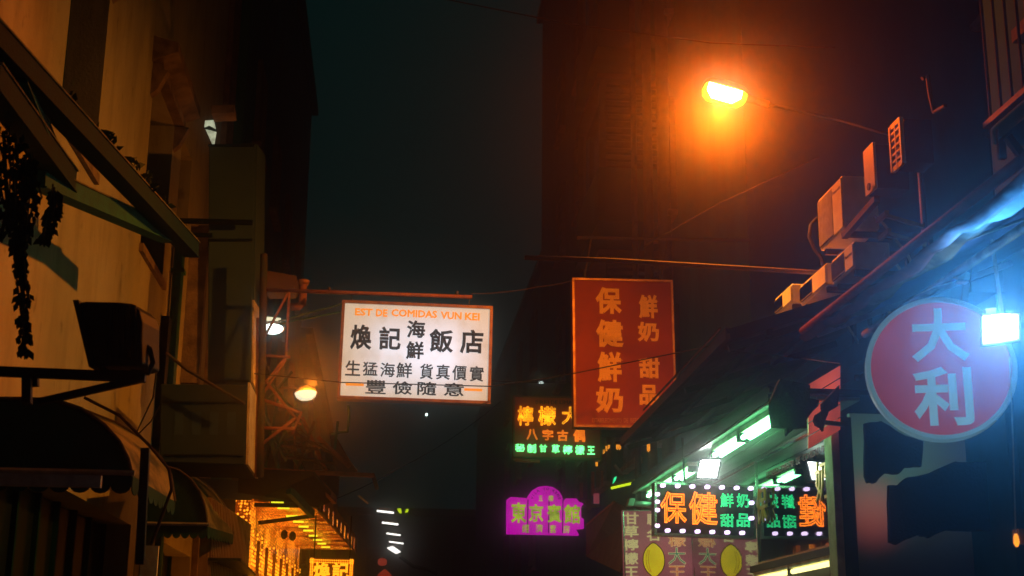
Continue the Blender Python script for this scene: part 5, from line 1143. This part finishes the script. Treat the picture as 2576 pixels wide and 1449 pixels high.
# cool white-blue floodlight
YB = 7.5
bf = thing('floodlight', 'glaring blue white floodlight overlapping the edge of the round red sign', 'floodlight', P(2518, 862, YB))
q = pxpoly([(2475, 796), (2520, 790), (2560, 792), (2561, 850), (2477, 862)], YB)
MB().prism(q, (0, 0.012, 0)).build('glass', 'flood_blue', bf)
q = pxpoly([(2470, 791), (2566, 786), (2567, 856), (2471, 868)], YB + 0.015); MB().prism(q, (0.02, 0.07, 0.0)).build('housing', 'grey_steel', bf)
MB().prism(pxpoly([(2480, 776), (2506, 774), (2506, 790), (2480, 792)], YB + 0.03), (0, 0.04, 0)).build('driver_box', 'pale_metal', bf)
MB().tube([P(2520, 788, YB + 0.05), Vector((P(2520, 788, YB).x, YB + 0.05, 4.05))], 0.012, 6).build('stem', 'grey_steel', bf)
spot('floodlight_light', P(2518, 826, YB - 0.05), P(2518, 826, YB - 0.05) + Vector((-0.45, -1, -0.2)), (0.05, 0.36, 1.0), 580, 105, 0.6, 0.07, bf)
point('floodlight_glow', P(2518, 826, YB - 0.06), (0.25, 0.62, 1.0), 13, 0.05, bf)
# bullet camera
cc_ = thing('bullet_camera', 'small white bullet camera under the striped awning above the round sign', 'camera', P(2420, 700, 7.9))
MB().lathe(P(2402, 690, 7.95), (P(2427, 697, 7.9) - P(2402, 690, 7.95)), [(0, 0.028), (0.05, 0.034), (0.085, 0.036), (0.09, 0.03)], 14).build('body', 'pale_metal', cc_, smooth=True)
MB().box(P(2416, 712, 7.9).x - 0.03, P(2416, 712, 7.9).x + 0.04, 7.86, 7.92, P(2416, 713, 7.9).z, P(2416, 708, 7.9).z).build('visor', 'chrome', cc_)
tag(MB().tube([P(2395, 710, 7.9), P(2350, 722, 8.0), P(2300, 745, 8.1)], 0.004, 5).build('camera_lead', 'pale_metal'), 'thin lead running down left from the bullet camera', 'cable')
tag(MB().tube([P(2540, 900, 7.4), P(2548, 1100, 7.4), P(2555, 1340, 7.4)], 0.004, 5).build('lamp_lead', 'pale_metal'), 'thin pale cord hanging below the blue white floodlight', 'cable')
bo = thing('amber_bulb_lamp', 'small amber lamp in the bottom right corner', 'lamp', P(2560, 1372, 7.4))
MB().lathe(P(2556, 1352, 7.4), (0, 0, -1), [(-0.02, 0.008), (0.0, 0.014), (0.03, 0.016), (0.05, 0.006)], 10).build('bulb', 'far_amber', bo, smooth=True)
ob = MB(); box_px(ob, 2562, 1330, 2600, 1368, 7.42, 0.08); ob.build('box', 'orange_frame', bo)

# balcony railing, frames and pipes at the upper right
XR = 4.05
ra, rb = PX(2484, 315, XR), PX(2600, 205, XR)
bl = thing('balcony', 'dark balcony with thin vertical railing bars at the upper right edge', 'balcony', (4.3, (ra.y + rb.y) / 2, ra.z))
z_ = ra.z
MB().beam((XR, ra.y + 0.02, z_), (XR, 5.5, z_), 0.05, 0.04).build('bottom_rail', 'orange_steel', bl)
MB().box(XR + 0.03, 4.498, 5.5, ra.y, z_ - 0.14, z_ - 0.03).build('slab', 'facade_dark', bl)
MB().beam((XR, ra.y, z_ + 1.6), (XR, 5.5, z_ + 1.6), 0.04, 0.04).build('top_rail', 'rust_steel', bl)
y = ra.y - 0.06
while y > 6.0:
    MB().tube([(XR, y, z_ + 0.02), (XR, y, z_ + 1.58)], 0.011, 6).build('bar', 'rust_steel', bl); y -= 0.17
for y in (ra.y - 0.2, ra.y - 1.3):
    MB().beam((XR + 0.04, y, z_ - 0.16), (4.49, y, z_ - 0.75), 0.05, 0.05).build('brace', 'rust_steel', bl)
tag(MB().tube([P(2320, 198, 10.6), P(2333, 190, 10.6), P(2340, 240, 10.6), P(2350, 282, 10.6), P(2378, 266, 10.4)], 0.02, 6).build('bent_pipe', 'rust_steel'), 'thin bent pipe frame left of the balcony railing', 'pipe')
tag(MB().beam(P(2516, 325, 8.6), P(2522, 400, 8.6), 0.05, 0.04, up=(0, 1, 0)).build('hanging_bar', 'rust_steel'), 'short upright bar hanging under the balcony', 'bar')

# amber lit shutters and tubes further along on the right
def cs(x, y): return 1415 + .1953 * x, 1069 + .1953 * y
for i, (x0, y0, x1, y1, Y, lab) in enumerate(((690, 245, 756, 326, 20, 'wide one beside the red sign corner'), (1085, 225, 1130, 352, 19, 'tall one under the corrugated awning'), (520, 310, 547, 376, 23, 'small one, third from the left'), (554, 262, 578, 340, 22.4, 'small one, fourth from the left'), (584, 250, 610, 326, 21.8, 'small one, fifth from the left'), (424, 470, 456, 536, 25, 'low leftmost one'), (460, 405, 490, 486, 24.2, 'second from the left'))):
    t_ = thing('amber_lantern', 'amber strip lantern below the red sign, %s' % lab, 'lantern', P(*cs((x0 + x1) / 2, y1), Y), 'amber strip lanterns on the right')
    a, b = P(*cs(x0, y0), Y), P(*cs(x1, y1), Y); n = max(2, round((x1 - x0) / 14))
    for j in range(n):
        xx = a.x + (b.x - a.x) * (j + 0.5) / n; MB().tube([(xx, Y, a.z - 0.01), (xx, Y, b.z + random.uniform(0, 0.04))], (b.x - a.x) / n * 0.36, 6).build('tube', 'far_amber', t_)
    MB().box(a.x - 0.02, b.x + 0.02, Y - 0.03, Y + 0.04, a.z, a.z + 0.03).build('cap', 'rust_steel', t_)
for i, (x0, y0, x1, y1, Y, mt) in enumerate(((375, 600, 412, 910, 27, 'orange_steel'), (440, 600, 480, 800, 26, 'board_brown'), (500, 590, 526, 785, 25, 'orange_steel'), (225, 740, 265, 940, 30, 'orange_steel'), (555, 390, 575, 470, 23, 'board_brown'), (305, 960, 370, 1090, 28.5, 'board_brown'), (405, 880, 475, 1010, 26.5, 'lemon_board'))):
    ob = MB(); box_px(ob, *cs(x0, y0), *cs(x1, y1), Y, 0.06)
    tag(ob.build('shutter_panel', mt), 'narrow shutter panel right of the magenta sign, %s from the left' % ('third', 'fifth', 'sixth', 'first', 'seventh', 'second', 'fourth')[i], 'shutter', 'shutter panels right of the magenta sign')  # shutters; the orange light on them put into their colours
t_ = thing('lime_tube', 'slanted lime yellow neon tube left of the neon box sign', 'neon tube', P(1565, 1228, 18.5))
MB().tube([P(1538, 1228, 18.5), P(1594, 1215, 18.3)], 0.017, 8).build('tube', 'neon_lime', t_, smooth=True)
MB().beam(P(1536, 1222, 18.55), P(1596, 1208, 18.35), 0.04, 0.03).build('batten', 'rust_steel', t_)
tag(MB().prism(pxpoly([(1541, 1218), (1545, 1202), (1551, 1198), (1549, 1208)], 18.8), (0, 0.02, 0)).build('green_flag', 'neon_green'), 'tiny green leaf shaped light above the lime tube', 'light')
tag(MB().tube([P(1546, 1170, 18.6), P(1567, 1196, 18.6)], 0.02, 6).build('slant_rod', 'grey_steel'), 'short slanting grey rod above the lime tube', 'rod')
rf = thing('lean_to_roof', 'brown lean-to roof with a lit edge below the lime tube', 'roof', P(1520, 1400, 20))
q = [P(1474, 1322, 24), P(1546, 1262, 19.5), P(1600, 1290, 19.2), P(1560, 1440, 19.5), P(1474, 1400, 24)]
MB().prism(q, (0.05, 0.06, 0)).build('sheet', 'brown_roof', rf); MB().beam(q[0], q[1], 0.03, 0.025).build('edge_trim', 'orange_steel', rf)
gb = thing('projector_box', 'grey box with a horizontal pipe above the mauve lemon sign', 'box', P(1600, 1280, 16.0))
MB().prism(pxpoly([(1584, 1252), (1599, 1254), (1593, 1273), (1578, 1272)], 16.0), (0, 0.15, 0)).build('box', 'panel_grey', gb, bevel=0.01)
MB().tube([P(1592, 1266, 16.1), P(1645, 1270, 16.1)], 0.035, 8).build('pipe', 'grey_steel', gb, smooth=True)

# overhead cables
def cable(label, pts, r=0.006, mat='brown_cable', sag=0.0):
    q = [P(u, v, Y) for u, v, Y in pts]; out_ = []
    for i in range(len(q) - 1):
        for s in range(6):
            f = s / 6; out_.append(q[i].lerp(q[i + 1], f) - Vector((0, 0, sag * 4 * f * (1 - f))))
    out_.append(q[-1]); tag(MB().tube(out_, r, 5).build('overhead_cable', mat), label, 'cable', 'overhead cables')
cable('cable running from the top centre down to the street lamp', [(1080, -10, 15), (1440, 62, 14.3), (1790, 108, 13.6), (2100, 120, 12.5)], 0.008)
cable('cable climbing right from the red sign towards the air conditioners', [(1620, 620, 15), (1800, 515, 13.9), (2060, 395, 12.5)], 0.007)
cable('short wavy cable between the truss boom and the red sign', [(1185, 738, 16), (1260, 735, 16.2), (1350, 722, 16.5), (1440, 706, 16.9)], 0.006, sag=0.01)
cable('dark cable crossing the white sign and the red sign', [(640, 940, 15.0), (860, 962, 15.6), (1235, 972, 15.7), (1400, 948, 16), (1540, 920, 16.2), (1800, 868, 14)], 0.007, 'cable')
cable('faint cable left of the red sign at sign level', [(1230, 958, 19), (1360, 962, 20), (1440, 960, 21)], 0.008)
cable('hanging line beside the balconies behind the red sign', [(1635, 450, 20.5), (1620, 560, 20.5), (1600, 680, 20.5)], 0.008)
cable('thin cable trailing before the far dark buildings', [(700, 1300, 26), (1000, 1180, 28), (1260, 1010, 30)], 0.008, 'cable', 0.1)
cable('green lit wire over the corrugated awning', [(1825, 882, 11.9), (1960, 895, 11.4), (2110, 915, 11.0)], 0.006, 'cable')
cable('thin loop of wire in front of the cream wall by the drain pipe', [(400, 880, 14), (385, 1000, 14), (345, 1085, 14)], 0.008, 'cable')
cable('second thin wire in front of the cream wall above the awning', [(402, 1020, 14.2), (380, 1060, 14.2), (342, 1098, 14.2)], 0.007, 'cable')

# ------------------------------------------------------------------ night haze
hz_ = MB().box(-14, 16, -8, 95, -1.2, 23.5)
m = bpy.data.materials.new('night_haze'); m.use_nodes = True; t = m.node_tree
for nd in list(t.nodes):
    if nd.type != 'OUTPUT_MATERIAL': t.nodes.remove(nd)
pv = t.nodes.new('ShaderNodeVolumePrincipled'); pv.inputs['Color'].default_value = (0.9, 0.95, 0.95, 1)
pv.inputs['Density'].default_value = 0.0112; pv.inputs['Anisotropy'].default_value = 0.985
m.cycles.homogeneous_volume = True
pv.inputs['Density Attribute'].default_value = ''
t.links.new(pv.outputs[0], t.nodes['Material Output'].inputs['Volume'])
o = hz_.build('haze', m); tag(o, kind='stuff', label='thin night haze filling the street', cat='haze')
